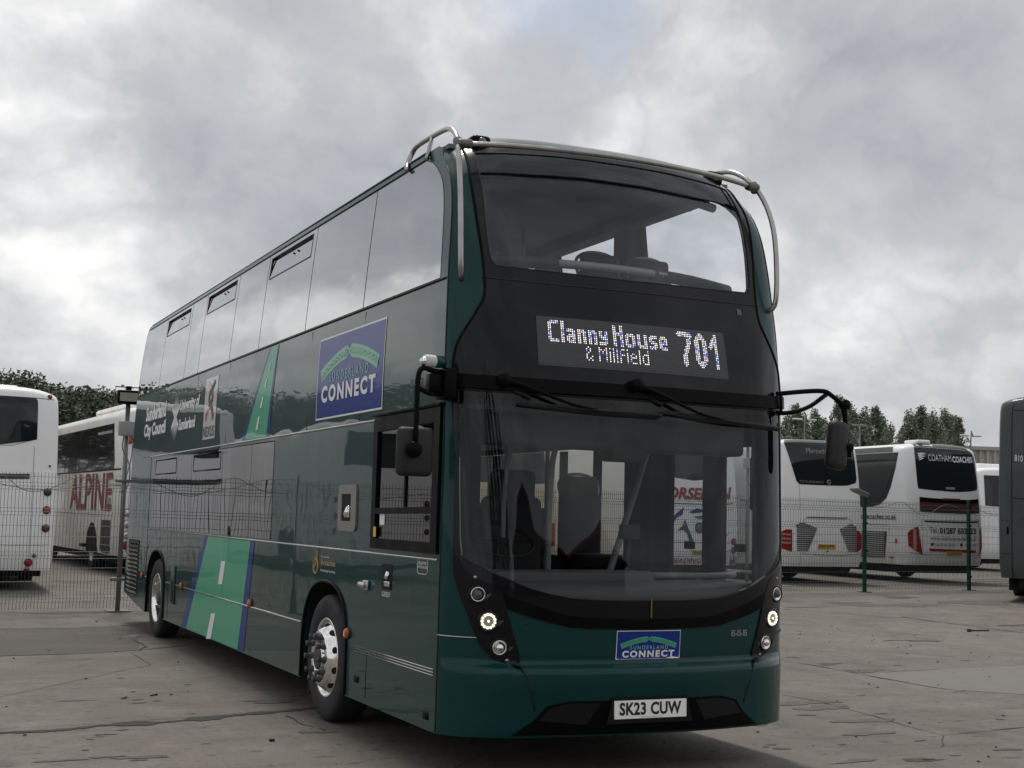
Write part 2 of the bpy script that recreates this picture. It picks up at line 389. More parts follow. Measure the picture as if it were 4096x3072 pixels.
def line(name, ch, pts, r, m, parent=None, off=0., n=6, mb=None, sub=None):
    pts = np.array(pts, float)
    if sub: pts = np.vstack([pts[i]+(pts[i+1]-pts[i])*np.linspace(0, 1, max(2, int(np.linalg.norm(pts[i+1]-pts[i])/sub)+1))[:, None] for i in range(len(pts)-1)])
    P = ch.P(pts[:, 0], pts[:, 1])+ch.N(pts[:, 0], pts[:, 1])*off
    if mb is not None: mb.tube(P, r, n, smooth=0); return
    return MB().tube(P, r, n, smooth=0).build(name, m, parent)
_TC = {}
def text2d(txt, bold=0., shear=0., space=1.):
    k = (txt, bold, shear, space)
    if k in _TC: return _TC[k]
    cu = bpy.data.curves.new('t', 'FONT'); cu.body = txt; cu.size = 1; cu.offset = bold; cu.shear = shear; cu.resolution_u = 3; cu.space_character = space; cu.fill_mode = 'FRONT'
    o = bpy.data.objects.new('t', cu); COL.objects.link(o); bpy.context.view_layer.update()
    me = o.evaluated_get(bpy.context.evaluated_depsgraph_get()).to_mesh()
    v = np.array([tuple(p.co)[:2] for p in me.vertices]); f = [tuple(p.vertices) for p in me.polygons]
    o.to_mesh_clear(); bpy.data.objects.remove(o); bpy.data.curves.remove(cu)
    v = (v-v.min(0))/(v.max(0)-v.min(0)); _TC[k] = (v, f); return v, f
def text(name, ch, txt, a0, a1, b0, b1, m, parent=None, off=.006, bold=0., shear=0., space=1., slope=(0, 0), mb=None):
    """lettering laid on a chart: a0/a1 left and right ends, b0/b1 bottom and top"""
    v, f = text2d(txt, bold, shear, space); a = a0+(a1-a0)*v[:, 0]; b = b0+(b1-b0)*v[:, 1]+slope[0]*v[:, 0]
    P = ch.P(a, b)+ch.N(a, b)*off
    n0 = ch.N(a[:1], b[:1])[0]; g = []
    for q in f:
        c = np.cross(P[q[1]]-P[q[0]], P[q[2]]-P[q[0]]); g.append(q if c@n0 >= 0 else q[::-1])
    if mb is not None: mb.add(P, g); return
    return mkobj(name, P, g, m, parent)
def copy_tree(o, parent=None):
    c = o.copy(); COL.objects.link(c)
    if parent: c.parent = parent
    for ch in list(o.children): copy_tree(ch, c)
    return c

# ------------------------------------------------------------------ the double-decker bus
PLAN = [(0, 0), (.2, .01), (.4, .07), (.55, .145), (.653, .205), (.736, .28), (.817, .395), (.87, .50), (.92, .62), (.958, .75), (.984, .87), (.997, .96), (1, 1)]
Wt = Curve1([.2, 2.5, 2.8, 3.1, 3.6, 4.03, 4.15, 4.5], [1.275, 1.275, 1.268, 1.252, 1.21, 1.165, 1.152, 1.15])
yc = Curve1([.2, .30, .42, .52, .60, .645, .672, .70, .76, 1.1, 1.7, 2.4, 2.6, 2.85, 3.1, 3.4, 3.7, 3.85, 3.95, 4.05, 4.15, 4.25, 4.35, 4.45],
            [.05, .02, .0, -.02, -.036, -.036, -.008, .045, .036, .02, .06, .14, .17, .23, .30, .375, .45, .50, .54, .60, .69, .81, .96, 1.15])
ye = Curve1([.2, 2.0, 2.6, 2.9, 3.1, 3.4, 3.6, 3.8, 3.95, 4.1, 4.3, 4.45], [.40, .40, .42, .44, .465, .50, .54, .63, .78, .95, 1.10, 1.15])
zc = Curve1([.2, 3.9, 4.05, 4.15, 4.25, 4.35, 4.45], [.2, 3.9, 4.05, 4.135, 4.195, 4.235, 4.25])
ze = Curve1([.2, 3.85, 4.0, 4.12, 4.25, 4.45], [.2, 3.85, 3.99, 4.05, 4.075, 4.09])
FR = EndChart(Wt, yc, ye, zc, ze, PLAN, 1.275, .42)
OFF = SideChart(Wt, -1); NEAR = SideChart(Wt, 1)
SM = FR.S
K1 = (1.2289, 1500, 400); K2 = (1.0556, 1500, 1500); C4 = (2.2117, 1750, 2100); C5 = (2.4578, 2300, 2400); C6 = (2.6024, 2100, 1240)
def F(pts, k, g=(-.9, 1.2)):
    o = []
    for p in pts: g = inv(FR, K(p[0], p[1], *k), g); o.append(tuple(g))
    return o
def O(pts, k=None, g=(4, 2)):
    o = []
    for p in pts: g = inv(OFF, K(p[0], p[1], *(k or (OV/4, 0, 0))), g); o.append(tuple(g))
    return o
def mirror(l): return [(-a, b) for a, b in l]
def sym(l): return list(l)+[(-a, b) for a, b in l[::-1] if a < -1e-4]
bus = tag(empty('double_decker_bus', (0, 0, 0)), 'large dark green double-decker bus with lit 701 destination display and blue bridge signs', 'bus')

# outlines traced at their places on the front
clear_lo = F([(352, 60), (352, 400), (355, 700), (362, 762), (420, 800), (480, 828), (560, 862), (650, 900), (740, 926), (835, 944), (935, 950), (1040, 953)], K2)
t0 = clear_lo[-1][1]; clear_lo[0] = (clear_lo[0][0], 2.36); clear_lo.append((0, t0)); clear_lo = [(0, 2.36)]+clear_lo
crease = F([(150, 325), (300, 385), (420, 435), (480, 465), (520, 500), (545, 540), (575, 600), (620, 625), (800, 690), (1000, 755), (1150, 800), (1327, 822)], C4)+[(0, None)]
crease = [(a, b) for a, b in crease if b is not None]+[(0, inv(FR, K(705, 188, *C5), (0, 1.05))[1])]
bandlow = F([(575, 600), (610, 735), (700, 775), (850, 822), (1000, 863), (1160, 905), (1327, 915)], C4)+[(0, inv(FR, K(705, 288, *C5), (0, 1.0))[1])]
cluster = F([(140, 318), (300, 385), (420, 435), (480, 465), (520, 500), (545, 540), (575, 600), (610, 735), (660, 930), (700, 1070), (728, 1170), (745, 1278), (600, 1228), (480, 1175), (420, 1120), (375, 1060), (345, 990), (285, 845), (230, 700), (180, 560), (150, 440)], C4)
upclear = F([(515, 380), (540, 600), (556, 720), (566, 780), (590, 815)], K1, (-.95, 3.5))
seamz = FR and inv(FR, K(538, 873, *K1), (-1, 3.1))
upclear = [(0, 4.035), (-.5, 4.03), (upclear[0][0]-.0, 4.0)]+upclear+[(0, upclear[-1][1]-.01)]
upblack = F([(455, 300), (470, 400), (500, 580), (525, 740), (538, 873), (537, 960), (515, 1010), (470, 1085), (420, 1165), (395, 1230), (378, 1345)], K1, (-1, 3.5))
upblack = [(0, 4.07), (upblack[0][0], 4.06)]+upblack
lowseam = upblack[-1][1]; upblack.append((0, lowseam))
lo_edge = crease[0][0]
frit_lo = [(0, lowseam-.02), (upblack[-2][0]-.015, lowseam-.02), (lo_edge-.01, 2.0), (lo_edge-.01, crease[0][1])]+crease[1:]

# green shell
body_hole1 = sym([(a*.999, b) for a, b in clear_lo]); body_hole2 = sym(upclear)
zt = .26
front_outline = [(-SM, zt), (SM, zt), (SM, 4.45), (-SM, 4.45)]
patch('body', FR, [front_outline, body_hole1, body_hole2], green, bus, thick=.03, step=.05, estep=.03, back=lining)
arch = lambda c: [(c+.60, .262), (c+.60, .50), (c+.575, .70), (c+.50, .86), (c+.37, .98), (c+.19, 1.045), (c, 1.06), (c-.19, 1.045), (c-.37, .98), (c-.49, .86), (c-.535, .70), (c-.545, .50), (c-.545, .262)]
YF, YR = 2.715, 9.70
rearprof = [(12.0, .42), (11.97, .9), (11.93, 1.6), (11.90, 2.2), (11.86, 3.09), (11.87, 3.4), (11.86, 3.7), (11.82, 3.95), (11.74, 4.05), (11.66, 4.085)]
YREAR = Curve1([b for a, b in rearprof], [a for a, b in rearprof])
zs = np.linspace(.26, 4.085, 30)
front_edge = [(float(ye(z)), float(z)) for z in zs]
bottom = [(10.45, .26)]+arch(YR)+arch(YF)
side_out = front_edge+[(a, b) for a, b in rearprof[::-1]]+[(11.2, .33)]+bottom
def dedupe(l):
    o = []
    for p in l:
        if not o or abs(p[0]-o[-1][0])+abs(p[1]-o[-1][1]) > 1e-3: o.append(p)
    return o
side_out = dedupe(side_out)
wz0, wz1 = 3.118, 4.025
wfront = [(.60, wz0), (.62, 3.28), (.645, 3.44), (.669, 3.565), (.705, 3.69), (.754, 3.785), (.807, 3.848), (.905, 3.925), (1.0, 3.98), (1.12, wz1)]
ribbon = wfront+[(11.70, wz1), (11.77, 3.95), (11.80, 3.7), (11.80, wz0)]
lowwin = [(4.40, 1.335), (4.40, 2.215), (10.24, 2.205), (10.24, 1.335)]
cabwin = [(.50, 1.40), (.48, 2.20), (1.60, 2.20), (1.60, 1.40)]
patch('side_panel', OFF, [side_out, ribbon, lowwin, cabwin], green, bus, thick=.03, step=.25, estep=.12, back=lining)
doorhole = [(.58, .36), (.58, 2.20), (1.84, 2.20), (1.84, .36)]
nearwin = [(2.30, 1.25), (2.30, 2.215), (10.30, 2.205), (10.30, 1.25)]
patch('side_panel', NEAR, [side_out, ribbon, doorhole, nearwin], green, bus, thick=.03, step=.25, estep=.12, back=lining)
# roof and rear
ss = np.linspace(-SM, SM, 41); rows = []
for y in (1.15, 4, 8, 11.0, 11.3, 11.5, 11.66):
    p = FR.P(ss, np.full_like(ss, 4.45)); p[:, 1] = y; p[:, 2] -= {11.0: .01, 11.3: .04, 11.5: .09, 11.66: .17}.get(y, 0)*np.clip((1.15-np.abs(p[:, 0]))*6, 0, 1); rows.append(p)
V = np.vstack(rows); n = len(ss); fs = [(i*n+k, i*n+k+1, (i+1)*n+k+1, (i+1)*n+k) for i in range(len(rows)-1) for k in range(n-1)]
mkobj('roof', V, fs, green, bus, smooth=True)
g = MB()
for s_ in (-1, 1):       # rain gutter along the cant rail
    g.tube([(s_*1.152, y, 4.088) for y in (1.15, 5, 11.5)], .013, 6, smooth=0)
split_build(g, 'gutter', green, bus)
rz = np.linspace(.42, 4.085, 24); xs = np.linspace(-1, 1, 21)
V = [(x*float(Wt(z))*.999, float(YREAR(z))+.06*(1-x**4), z) for z in rz for x in xs]; n = len(xs)
mkobj('rear_panel', V, [(i*n+k, (i+1)*n+k, (i+1)*n+k+1, i*n+k+1) for i in range(len(rz)-1) for k in range(n-1)], green, bus, smooth=True)
mkobj('underbody', *(lambda b: (b.v, b.f))(MB().box((-1.05, .5, .30), (1.05, 1.9, .345)).box((-.75, 1.9, .24), (.75, 10.9, .345)).box((-1.0, 3.6, .30), (1.0, 8.9, .345)).box((-1.1, 10.6, .4), (1.1, 11.85, .6))), dark, bus)
wl = MB()
for yy in (YF, YR):
    for s_ in (-1, 1):
        P = [(a, b) for a, b in arch(yy)]; x0, x1 = s_*1.243, s_*.78
        vs = [(x0, a, b) for a, b in P]+[(x1, a, b) for a, b in P]; m = len(P)
        wl.add(vs, [(i, i+1, m+i+1, m+i) for i in range(m-1)]+[tuple(range(m, 2*m))])
split_build(wl, 'wheel_housing', dark, bus)
for yy in (YF, YR):
    for ch, s_ in ((OFF, -1), (NEAR, 1)):
        line('arch_lip', ch, crs([(a, max(b, .27)) for a, b in arch(yy)], 3), .014, satin_black, bus, off=.002)

# black panels of the front
patch('destination_panel', FR, [sym(upblack), body_hole2], gloss_black, bus, off=.007, thick=.006, step=.05, estep=.03)
patch('windscreen_surround', FR, [sym(frit_lo), body_hole1], gloss_black, bus, off=.008, thick=.007, step=.05, estep=.03)
band = [(a, b) for a, b in crease if a >= crease[6][0]-1e-6]; bl = bandlow[1:]
patch('grille_band', FR, [sym(band)[::1]+[(-a, b) for a, b in bl][::1]+[(a, b) for a, b in bl[:-1][::-1]]], satin_black, bus, off=.012, thick=.011, step=.05, estep=.03)
patch('windscreen', FR, [body_hole1], screen_glass, bus, off=.004, step=.06, estep=.03)
patch('upper_windscreen', FR, [body_hole2], up_glass, bus, off=.003, step=.06, estep=.03)
czt, czb = lowseam, lowseam-.085
ce = upblack[-2][0]
patch('cornice', FR, [[(ce-.02, czb), (-ce+.02, czb), (-ce+.02, czt), (ce-.02, czt)]], satin_black, bus, off=.034, thick=.03, step=.06, estep=.03)
sz = seamz[1]
line('panel_seam', FR, [(seamz[0]-.02, sz), (-seamz[0]+.02, sz)], .006, seal, bus, off=.006, sub=.04)
# windscreen bead round the clear glass
for h in (body_hole1, body_hole2): line('glass_bead', FR, dens(h+[h[0]], .03), .005, seal, bus, off=.006)
# edge of the black area on the corner panels
eb = upblack[1:-1]; eb = [p for p in eb]
for l in (eb, mirror(eb)): line('panel_seam', FR, crs(l, 4), .009, satin_black, bus, off=.006)

# corner seams: flank/corner joint, bumper joint
jt = MB()
for s_ in (-1, 1):
    line('', FR, [(s_*SM*.999, z) for z in np.linspace(.27, 3.9, 60)], .0045, None, off=.001, mb=jt)
    cl = cluster if s_ < 0 else mirror(cluster); bj = F([(745, 1278), (800, 1345), (830, 1470), (855, 1590), (862, 1640)], C4, (-.9, .7)); bj = bj if s_ < 0 else mirror(bj)
    line('', FR, bj, .005, None, off=.002, mb=jt)
    e = F([(345, 998)], C4)[0]; line('', FR, [(s_*SM*.999, .862), (s_*abs(e[0]), e[1])], .006, None, off=.002, mb=jt, sub=.03)
for yv, z0, z1 in ((2.06, 2.26, 3.08), (3.42, 2.26, 3.08), (6.32, 2.26, 3.08), (7.85, 2.26, 3.08), (2.10, .27, .62), (1.72, .30, .62), (8.9, .3, .7)):
    line('', OFF, [(yv, z0), (yv, z1)], .0032, None, off=.0, mb=jt)
line('', OFF, [(.5, wz0-.012), (11.84, wz0-.012)], .009, None, off=.0, mb=jt)
line('', OFF, [(1.1, wz1+.012), (11.6, wz1+.012)], .007, None, off=.0, mb=jt)
line('', OFF, [(10.42, .5), (10.42, 2.24), (11.0, 2.24)], .004, None, mb=jt)
line('', OFF, [(11.62, 3.09), (11.0, 2.24)][:1]+[(11.05, .5)], .003, None, mb=jt)
split_build(jt, 'panel_seam', seal, bus)
tr = MB()
line('', OFF, [(1.66, 2.25), (10.4, 2.238)], .009, None, off=.004, mb=tr)
line('', OFF, [(.44, 1.315), (10.4, 1.312)], .008, None, off=.004, mb=tr)
line('', OFF, [(3.36, .70), (9.05, .705)], .008, None, off=.004, mb=tr)
for dz in (0, .018, .036): line('', OFF, [(.45, .605+dz), (1.98, .605+dz)], .0045, None, off=.004, mb=tr)
line('', OFF, [(10.42, .705), (10.35, .705)], .008, None, off=.004, mb=tr)
line('', FR, [(-SM, .854), (F([(345, 998)], C4)[0][0]+.02, .854)], .004, None, off=.006, mb=tr, sub=.03)
split_build(tr, 'trim_strip', silver, bus)

# side glazing
DV = [None, 2.136, 3.664, 5.224, 6.413, 7.944, 8.722, 10.286, None]
gp = .008
def clipy(poly, y0, y1):
    o = []
    for keep, lim, sg in ((0, y0, 1), (0, y1, -1)):
        if lim is None: continue
        src = o or poly; o = []
        for i in range(len(src)):
            a, b = src[i], src[(i+1) % len(src)]; ia, ib = (a[0]-lim)*sg >= 0, (b[0]-lim)*sg >= 0
            if ia: o.append(a)
            if ia != ib: t = (lim-a[0])/(b[0]-a[0]); o.append((lim, a[1]+(b[1]-a[1])*t))
    return o or poly
for ch, gm in ((OFF, side_glass), (NEAR, far_glass)):
    for i in range(8):
        y0, y1 = DV[i], DV[i+1]
        pl = clipy([(a, min(max(b, wz0+.004), wz1-.004)) for a, b in ribbon], None if y0 is None else y0+gp, None if y1 is None else y1-gp)
        if ch is OFF and i in (2, 4, 6):   # panes with a hopper vent let into their top
            h0, h1, hz0, hz1 = y0+.12, y1-.07, 3.785, 3.99
            pn = patch('side_window', ch, [pl, [(h0, hz0), (h0, hz1), (h1, hz1), (h1, hz0)]], gm, bus, off=.003, step=.4)
            fr = MB()
            for a, b in (((h0, hz0), (h1, hz0)), ((h1, hz0), (h1, hz1)), ((h1, hz1), (h0, hz1)), ((h0, hz1), (h0, hz0))): line('', ch, [a, b], .0065, None, mb=fr)
            fr.build('vent_frame', mat('vent_frame_grey', (.045, .05, .052), .5), pn)
            Pa = ch.P(h0+.01, hz0+.01)+np.array([-.004, 0, 0]); Pb = ch.P(h1-.01, hz1-.012)+np.array([.018, 0, 0])
            pv = Plane((Pa[0], h1-.012, Pa[2]), (0, -1, 0), (Pb[0]-Pa[0], 0, Pb[2]-Pa[2]))
            W_ = h1-h0-.03
            patch('vent_pane', pv, [[(0, .0), (W_, 0), (W_, .95), (0, .95)]], gm, pn, step=.3)
            split_build(MB().box((-1.20, (h0+h1)/2-.08, hz1-.035), (-1.175, (h0+h1)/2-.065, hz1-.022)).box((-1.20, (h0+h1)/2+.065, hz1-.035), (-1.175, (h0+h1)/2+.08, hz1-.022)), 'vent_catch', seal, pn)
        else: patch('side_window', ch, [pl], gm, bus, off=.003, step=.4)
    pil = MB()
    for d in DV[1:-1]:
        w_ = .05 if ch is OFF else .045
        z_ = np.linspace(wz0-.02, wz1+.02, 4); P = ch.P(np.full(4, d), z_)
        for i in range(3):
            a, b = P[i], P[i+1]; sx = -ch.sgn
            pil.add([(a[0]+sx*.012, d-w_, a[2]), (a[0]+sx*.012, d+w_, a[2]), (b[0]+sx*.012, d+w_, b[2]), (b[0]+sx*.012, d-w_, b[2]), (a[0]+sx*.05, d-w_, a[2]), (a[0]+sx*.05, d+w_, a[2]), (b[0]+sx*.05, d+w_, b[2]), (b[0]+sx*.05, d-w_, b[2])],
                    [(0, 1, 2, 3), (4, 7, 6, 5), (0, 4, 5, 1), (1, 5, 6, 2), (2, 6, 7, 3), (3, 7, 4, 0)])
    split_build(pil, 'window_pillar', satin_black, bus)
# lower side windows
for ch, sp, gm, z0 in ((OFF, [4.40, 5.20, 6.39, 7.90, 8.68, 10.17, 10.24], low_glass, 1.335), (NEAR, [2.30, 3.0, 3.65, 5.15, 6.7, 8.2, 10.30], far_glass, 1.25)):
    for i in range(len(sp)-1):
        a, b = sp[i]+.006, sp[i+1]-.006
        if ch is OFF and i in (2, 4):
            hz0, hz1 = 2.0, 2.18
            pn = patch('side_window', ch, [[(a, z0), (a, 2.205), (b, 2.205), (b, z0)], [(a+.08, hz0), (a+.08, hz1), (b-.10, hz1), (b-.10, hz0)]], gm, bus, off=.003, step=.4)
            fr = MB()
            for p, q in (((a+.08, hz0), (b-.10, hz0)), ((b-.10, hz0), (b-.10, hz1)), ((b-.10, hz1), (a+.08, hz1)), ((a+.08, hz1), (a+.08, hz0))): line('', ch, [p, q], .007, None, mb=fr)
            fr.build('vent_frame', satin_black, pn)
            pv = Plane((-1.279, b-.115, hz0+.01), (0, -1, 0), (.016, 0, 1)); patch('vent_pane', pv, [[(0, 0), (b-a-.20, 0), (b-a-.20, .158), (0, .158)]], gm, pn, step=.3)
        else: patch('side_window', ch, [[(a, z0), (a, 2.205), (b, 2.205), (b, z0)]], gm, bus, off=.003, step=.4)
    pil = MB()
    for d in sp[1:-1]: x0 = ch.sgn*1.262; x1 = ch.sgn*1.22; pil.box((min(x0, x1), d-.045, z0), (max(x0, x1), d+.045, 2.2))
    split_build(pil, 'window_pillar', satin_black, bus)
MB().box((-1.22, 4.45, 1.36), (-1.20, 4.95, 2.2)).build('partition_panel', lining, bus)
# cab window: deep black frame, sliding pane, lower light
cf = O([(810, 915), (958, 884), (945, 1200), (806, 1186)]); 
cfo = [(.43, 1.35), (.42, 2.275), (1.67, 2.25), (1.67, 1.35)]
cin1 = [(.53, 1.645), (.52, 2.18), (1.585, 2.165), (1.585, 1.63)]; cin2 = [(.53, 1.42), (.53, 1.60), (1.585, 1.59), (1.585, 1.42)]
cw = patch('cab_window_frame', OFF, [cfo, cin1, cin2], satin_black, bus, off=.022, thick=.04, step=.3)
patch('cab_window', OFF, [[(.52, 1.415), (.51, 2.185), (1.59, 2.185), (1.59, 1.415)]], cab_glass, bus, off=.004, step=.4)
MB().box((-1.31, .40, 2.275), (-1.276, 1.70, 2.30), bev=.006).build('rain_strip', satin_black, cw)
MB().box((-1.290, 1.02, 1.64), (-1.280, 1.045, 2.17)).build('slide_rail', satin_black, cw)
patch('notice_label', OFF, [[(1.42, 1.515), (1.42, 1.59), (1.52, 1.59), (1.52, 1.515)]], white, cw, off=.008, step=.3)
patch('notice_label', OFF, [[(1.545, 1.43), (1.545, 1.50), (1.60, 1.50), (1.60, 1.43)]], yel, cw, off=.0245, step=.3)
# folding door on the nearside
dr = MB()
for a, b in ((.58, .65), (1.03, 1.30), (1.76, 1.84)): dr.box((1.225, a, .36), (1.262, b, 2.2))
for a, b in ((.36, .48), (2.14, 2.2)): dr.box((1.23, .60, a), (1.258, 1.82, b))
dr.box((1.10, 1.86, .36), (1.26, 2.28, 2.25))
door = dr.build('door', satin_black, bus)
for a, b in ((.65, 1.03), (1.30, 1.76)): patch('door_glass', NEAR, [[(a, .48), (a, 2.14), (b, 2.14), (b, .48)]], far_glass, door, off=-.02, step=.4)
for y in (.72, 1.40): MB().box((1.214, y, 1.38), (1.232, y+.14, 1.44), bev=.008).build('door_handle', seal, door)

# ---- interior
def seatmesh():
    b = MB(); b.box((-.21, -.05, .38), (.21, .40, .48), bev=.035)
    b.box((-.20, .36, .42), (.20, .46, .98), bev=.045); b.box((-.17, .37, .88), (.17, .45, 1.13), bev=.038); b.box((-.05, .1, .02), (.05, .3, .4)); return b
sp0 = seatmesh().build('seat', seat_m, bus); seats = [sp0]
hd = MB().tube([(-.17, .42, .93), (-.19, .45, 1.06), (-.12, .46, 1.13), (.0, .46, 1.15), (.12, .46, 1.13), (.19, .45, 1.06), (.17, .42, .93)], .014, 8).build('grab_handle', pole_m, sp0)
first = True
for deck, ys in ((2.52, (1.32, 2.2, 2.95, 3.8, 4.65, 5.5, 6.35, 7.2, 8.05, 8.9, 9.75)), (.38, (4.4, 5.3, 6.2, 7.1, 8.4, 9.4))):
    for y in ys:
        for x in (-.98, -.53, .53, .98):
            if deck > 2 and x < 0 and 2.5 < y < 4.4: continue
            if first: o = sp0; first = False
            else: o = copy_tree(sp0, bus)
            o.location = (x, y, deck)
for x, y in ((1.0, 2.45), (.98, 3.4), (-.55, 3.5), (.53, 3.4)): copy_tree(sp0, bus).location = (x, y, .82 if y < 3 else .55)
it = MB(); it.box((-1.22, .5, .352), (1.22, 11.8, .375)); it.build('floor', floor_m, bus)
it = MB(); it.box((-1.215, .66, 2.29), (1.215, 11.6, 2.36)); it.build('upper_floor', lining, bus)
it = MB(); it.box((-1.12, .85, 4.06), (1.12, 11.6, 4.09)); it.box((-1.12, 1.1, 3.98), (-.92, 11.5, 4.07), bev=.03); it.box((.92, 1.1, 3.98), (1.12, 11.5, 4.07), bev=.03)
it.box((-.98, 11.7, 2.4), (.98, 11.75, 3.98)); it.build('ceiling', ceil_m, bus)
it = MB(); it.tube([(-1.0, .86, 3.90), (-.5, .68, 3.91), (0, .62, 3.915), (.5, .68, 3.91), (1.0, .86, 3.90)], .035, 8); it.build('front_cove', satin_black, bus)
MB().box((1.02, 2.17, 2.4), (1.17, 2.40, 4.06), bev=.02).build('inner_pillar', lining, bus)
MB().box((.99, 2.24, 3.60), (1.03, 2.34, 3.78), bev=.012).build('speaker_box', seal, bus)
MB().box((1.03, 2.4, 3.44), (1.15, 11.2, 3.50), bev=.01).build('window_rail', lining, bus)
it = MB(); it.lathe([(.0, 0), (.14, 0), (.13, -.02), (0, -.022)], (.45, 1.7, 4.058), (0, 0, 1), 24); it.build('ceiling_speaker', lining, bus)
it = MB(); it.tube([(-1.12, .82, 3.29), (-.6, .64, 3.30), (0, .56, 3.30), (.6, .64, 3.30), (1.12, .82, 3.29)], .030, 10); it.build('front_rail', pole_m, bus)
it = MB(); it.tube([(-1.1, .81, 3.285), (-.72, .67, 3.295), (-.40, .61, 3.30)], .042, 10, smooth=3); it.tube([(.33, .60, 3.30), (.7, .67, 3.295), (1.1, .81, 3.285)], .042, 10, smooth=3); split_build(it, 'rail_padding', seal, bus)
it = MB()
for x, y in ((-.95, 2.05), (-.38, 2.9), (.42, 2.9), (-.38, 5.5), (.42, 5.5)): it.tube([(x, y, 2.4), (x, y, 3.4), (x*1.0, y, 3.9), (x, y, 4.06)], .016, 8)
split_build(it, 'upper_pole', pole_m, bus)
split_build(MB().box((-1.18, 1.9, 2.37), (-1.15, 3.9, 3.0)).box((-.40, 2.0, 2.37), (-.37, 4.3, 3.05)), 'stair_guard', lining, bus)
# cab and lower saloon
it = MB(); it.box((-1.2, .30, 2.262), (1.2, 11.4, 2.288)); it.box((-.95, .42, 2.05), (1.0, .62, 2.26), bev=.03); it.box((-.05, .42, 1.98), (.20, .60, 2.1), bev=.02); it.build('lower_ceiling', fascia_m, bus)
ds = []
for off_, zz_ in ((.045, 1.10), (.045, 1.155)):
    ds.append([FR.P(s, zz_)-FR.N(s, zz_)*off_ for s in np.linspace(-1.33, 1.33, 41)])
inner = [np.array((p[0]*.9, .62+.10*abs(p[0])**3, 1.185)) for p in ds[1]]
lowp = [np.array((p[0], p[1]+.0, .95)) for p in ds[0]]
V = lowp+ds[0]+ds[1]+inner; n = 41
mkobj('dashboard', V, [(i*n+k, i*n+k+1, (i+1)*n+k+1, (i+1)*n+k) for i in range(3) for k in range(n-1)], dash_m, bus, smooth=True)
vt = MB()
for s in np.linspace(-1.05, 1.1, 15):
    p = FR.P(s, 1.16); q = FR.P(s+.085, 1.16); nn_ = FR.N(s, 1.16)
    a = p-nn_*.085; b_ = q-nn_*.085; c_ = q-nn_*.105; d_ = p-nn_*.105
    for t_ in (a, b_, c_, d_): t_[2] = 1.172
    vt.box((0, 0, 0), (0, 0, 0)) if False else vt.add([a, b_, c_, d_], [(0, 1, 2, 3)])
split_build(vt, 'demister_vent', seal, bus)
it = MB(); it.box((-1.18, .52, .38), (-.05, .75, 1.165), bev=.03); it.box((-1.05, .56, 1.10), (.38, .86, 1.245), bev=.03); it.box((-1.2, .6, 1.0), (-1.05, 1.5, 1.16), bev=.03); it.build('driver_console', dash_m, bus)
it = MB(); a_ = np.linspace(0, 2*math.pi, 33); it.tube([(-.63+.23*math.cos(t), .92+.18*math.sin(t), 1.44+.11*math.sin(t)) for t in a_], .014, 8, cap=False, smooth=0)
it.tube([(-.63, .92, 1.44), (-.63, .75, 1.1)], .03, 8); it.tube([(-.85, .92, 1.44), (-.41, .92, 1.44)], .014, 6); it.build('steering_wheel', seal, bus)
it = MB(); it.box((-.57, .98, .95), (-.09, 1.42, 1.08), bev=.05); it.box((-.56, 1.34, 1.02), (-.10, 1.47, 1.74), bev=.055); it.box((-.50, 1.35, 1.66), (-.15, 1.45, 1.93), bev=.05); it.box((-.45, 1.1, .38), (-.2, 1.35, .96)); it.build('driver_seat', mat('driver_seat_fabric', (.032, .033, .037), .85, var=(9, .2)), bus)
it = MB(); it.box((-1.2, 1.92, .38), (-.35, 1.96, 2.26)); it.build('cab_bulkhead', mat('bulkhead_grey', (.035, .036, .04), .6), bus)
it = MB(); it.box((-.33, .9, .38), (-.30, 1.9, 1.15)); it.box((-.34, .80, 1.13), (-.28, 1.9, 1.18), bev=.01); it.build('cab_door', lining, bus)
it = MB(); it.tube([(-.25, .95, .40), (-.25, .95, 1.6), (-.23, .95, 2.0), (-.18, .95, 2.12)], .021, 10); it.tube([(.30, 2.1, .4), (.30, 2.1, 2.25)], .018, 8); it.tube([(-1.02, .98, 1.1), (-1.02, .98, 1.7), (-.97, .98, 2.1)], .018, 8)
it.tube([(1.08, .95, .9), (1.02, 1.4, 1.05), (.98, 1.85, 1.08)], .016, 8); it.tube([(.20, 1.05, .95), (.85, 1.5, 2.12), (.9, 1.55, 2.26)], .026, 8); it.tube([(.39, .62, 1.22), (.8, .60, 1.22), (1.14, .74, 1.22)], .020, 8); it.tube([(-.57, 1.0, 1.2), (-.57, 1.0, 1.8), (-.52, 1.0, 2.1)], .016, 8); it.tube([(-.3, .62, .93), (1.12, .72, .93)], .022, 8); it.tube([(.45, 3.2, .5), (.45, 3.2, 2.25)], .017, 8); it.tube([(.45, 5.2, .5), (.45, 5.2, 2.25)], .017, 8); split_build(it, 'pole', pole_m, bus)
it = MB(); it.box((.18, .68, 1.46), (.32, .74, 1.56), bev=.01).tube([(.26, .72, 1.47), (.24, .72, 1.2)], .012, 6); it.build('ticket_machine', lining, bus)
it = MB(); it.box((1.13, .42, 1.68), (1.165, .56, 2.06), bev=.02); it.tube([(1.13, .52, 2.04), (1.12, .50, 2.2), (1.15, .5, 2.28)], .008, 6); it.build('interior_mirror', satin_black, bus)

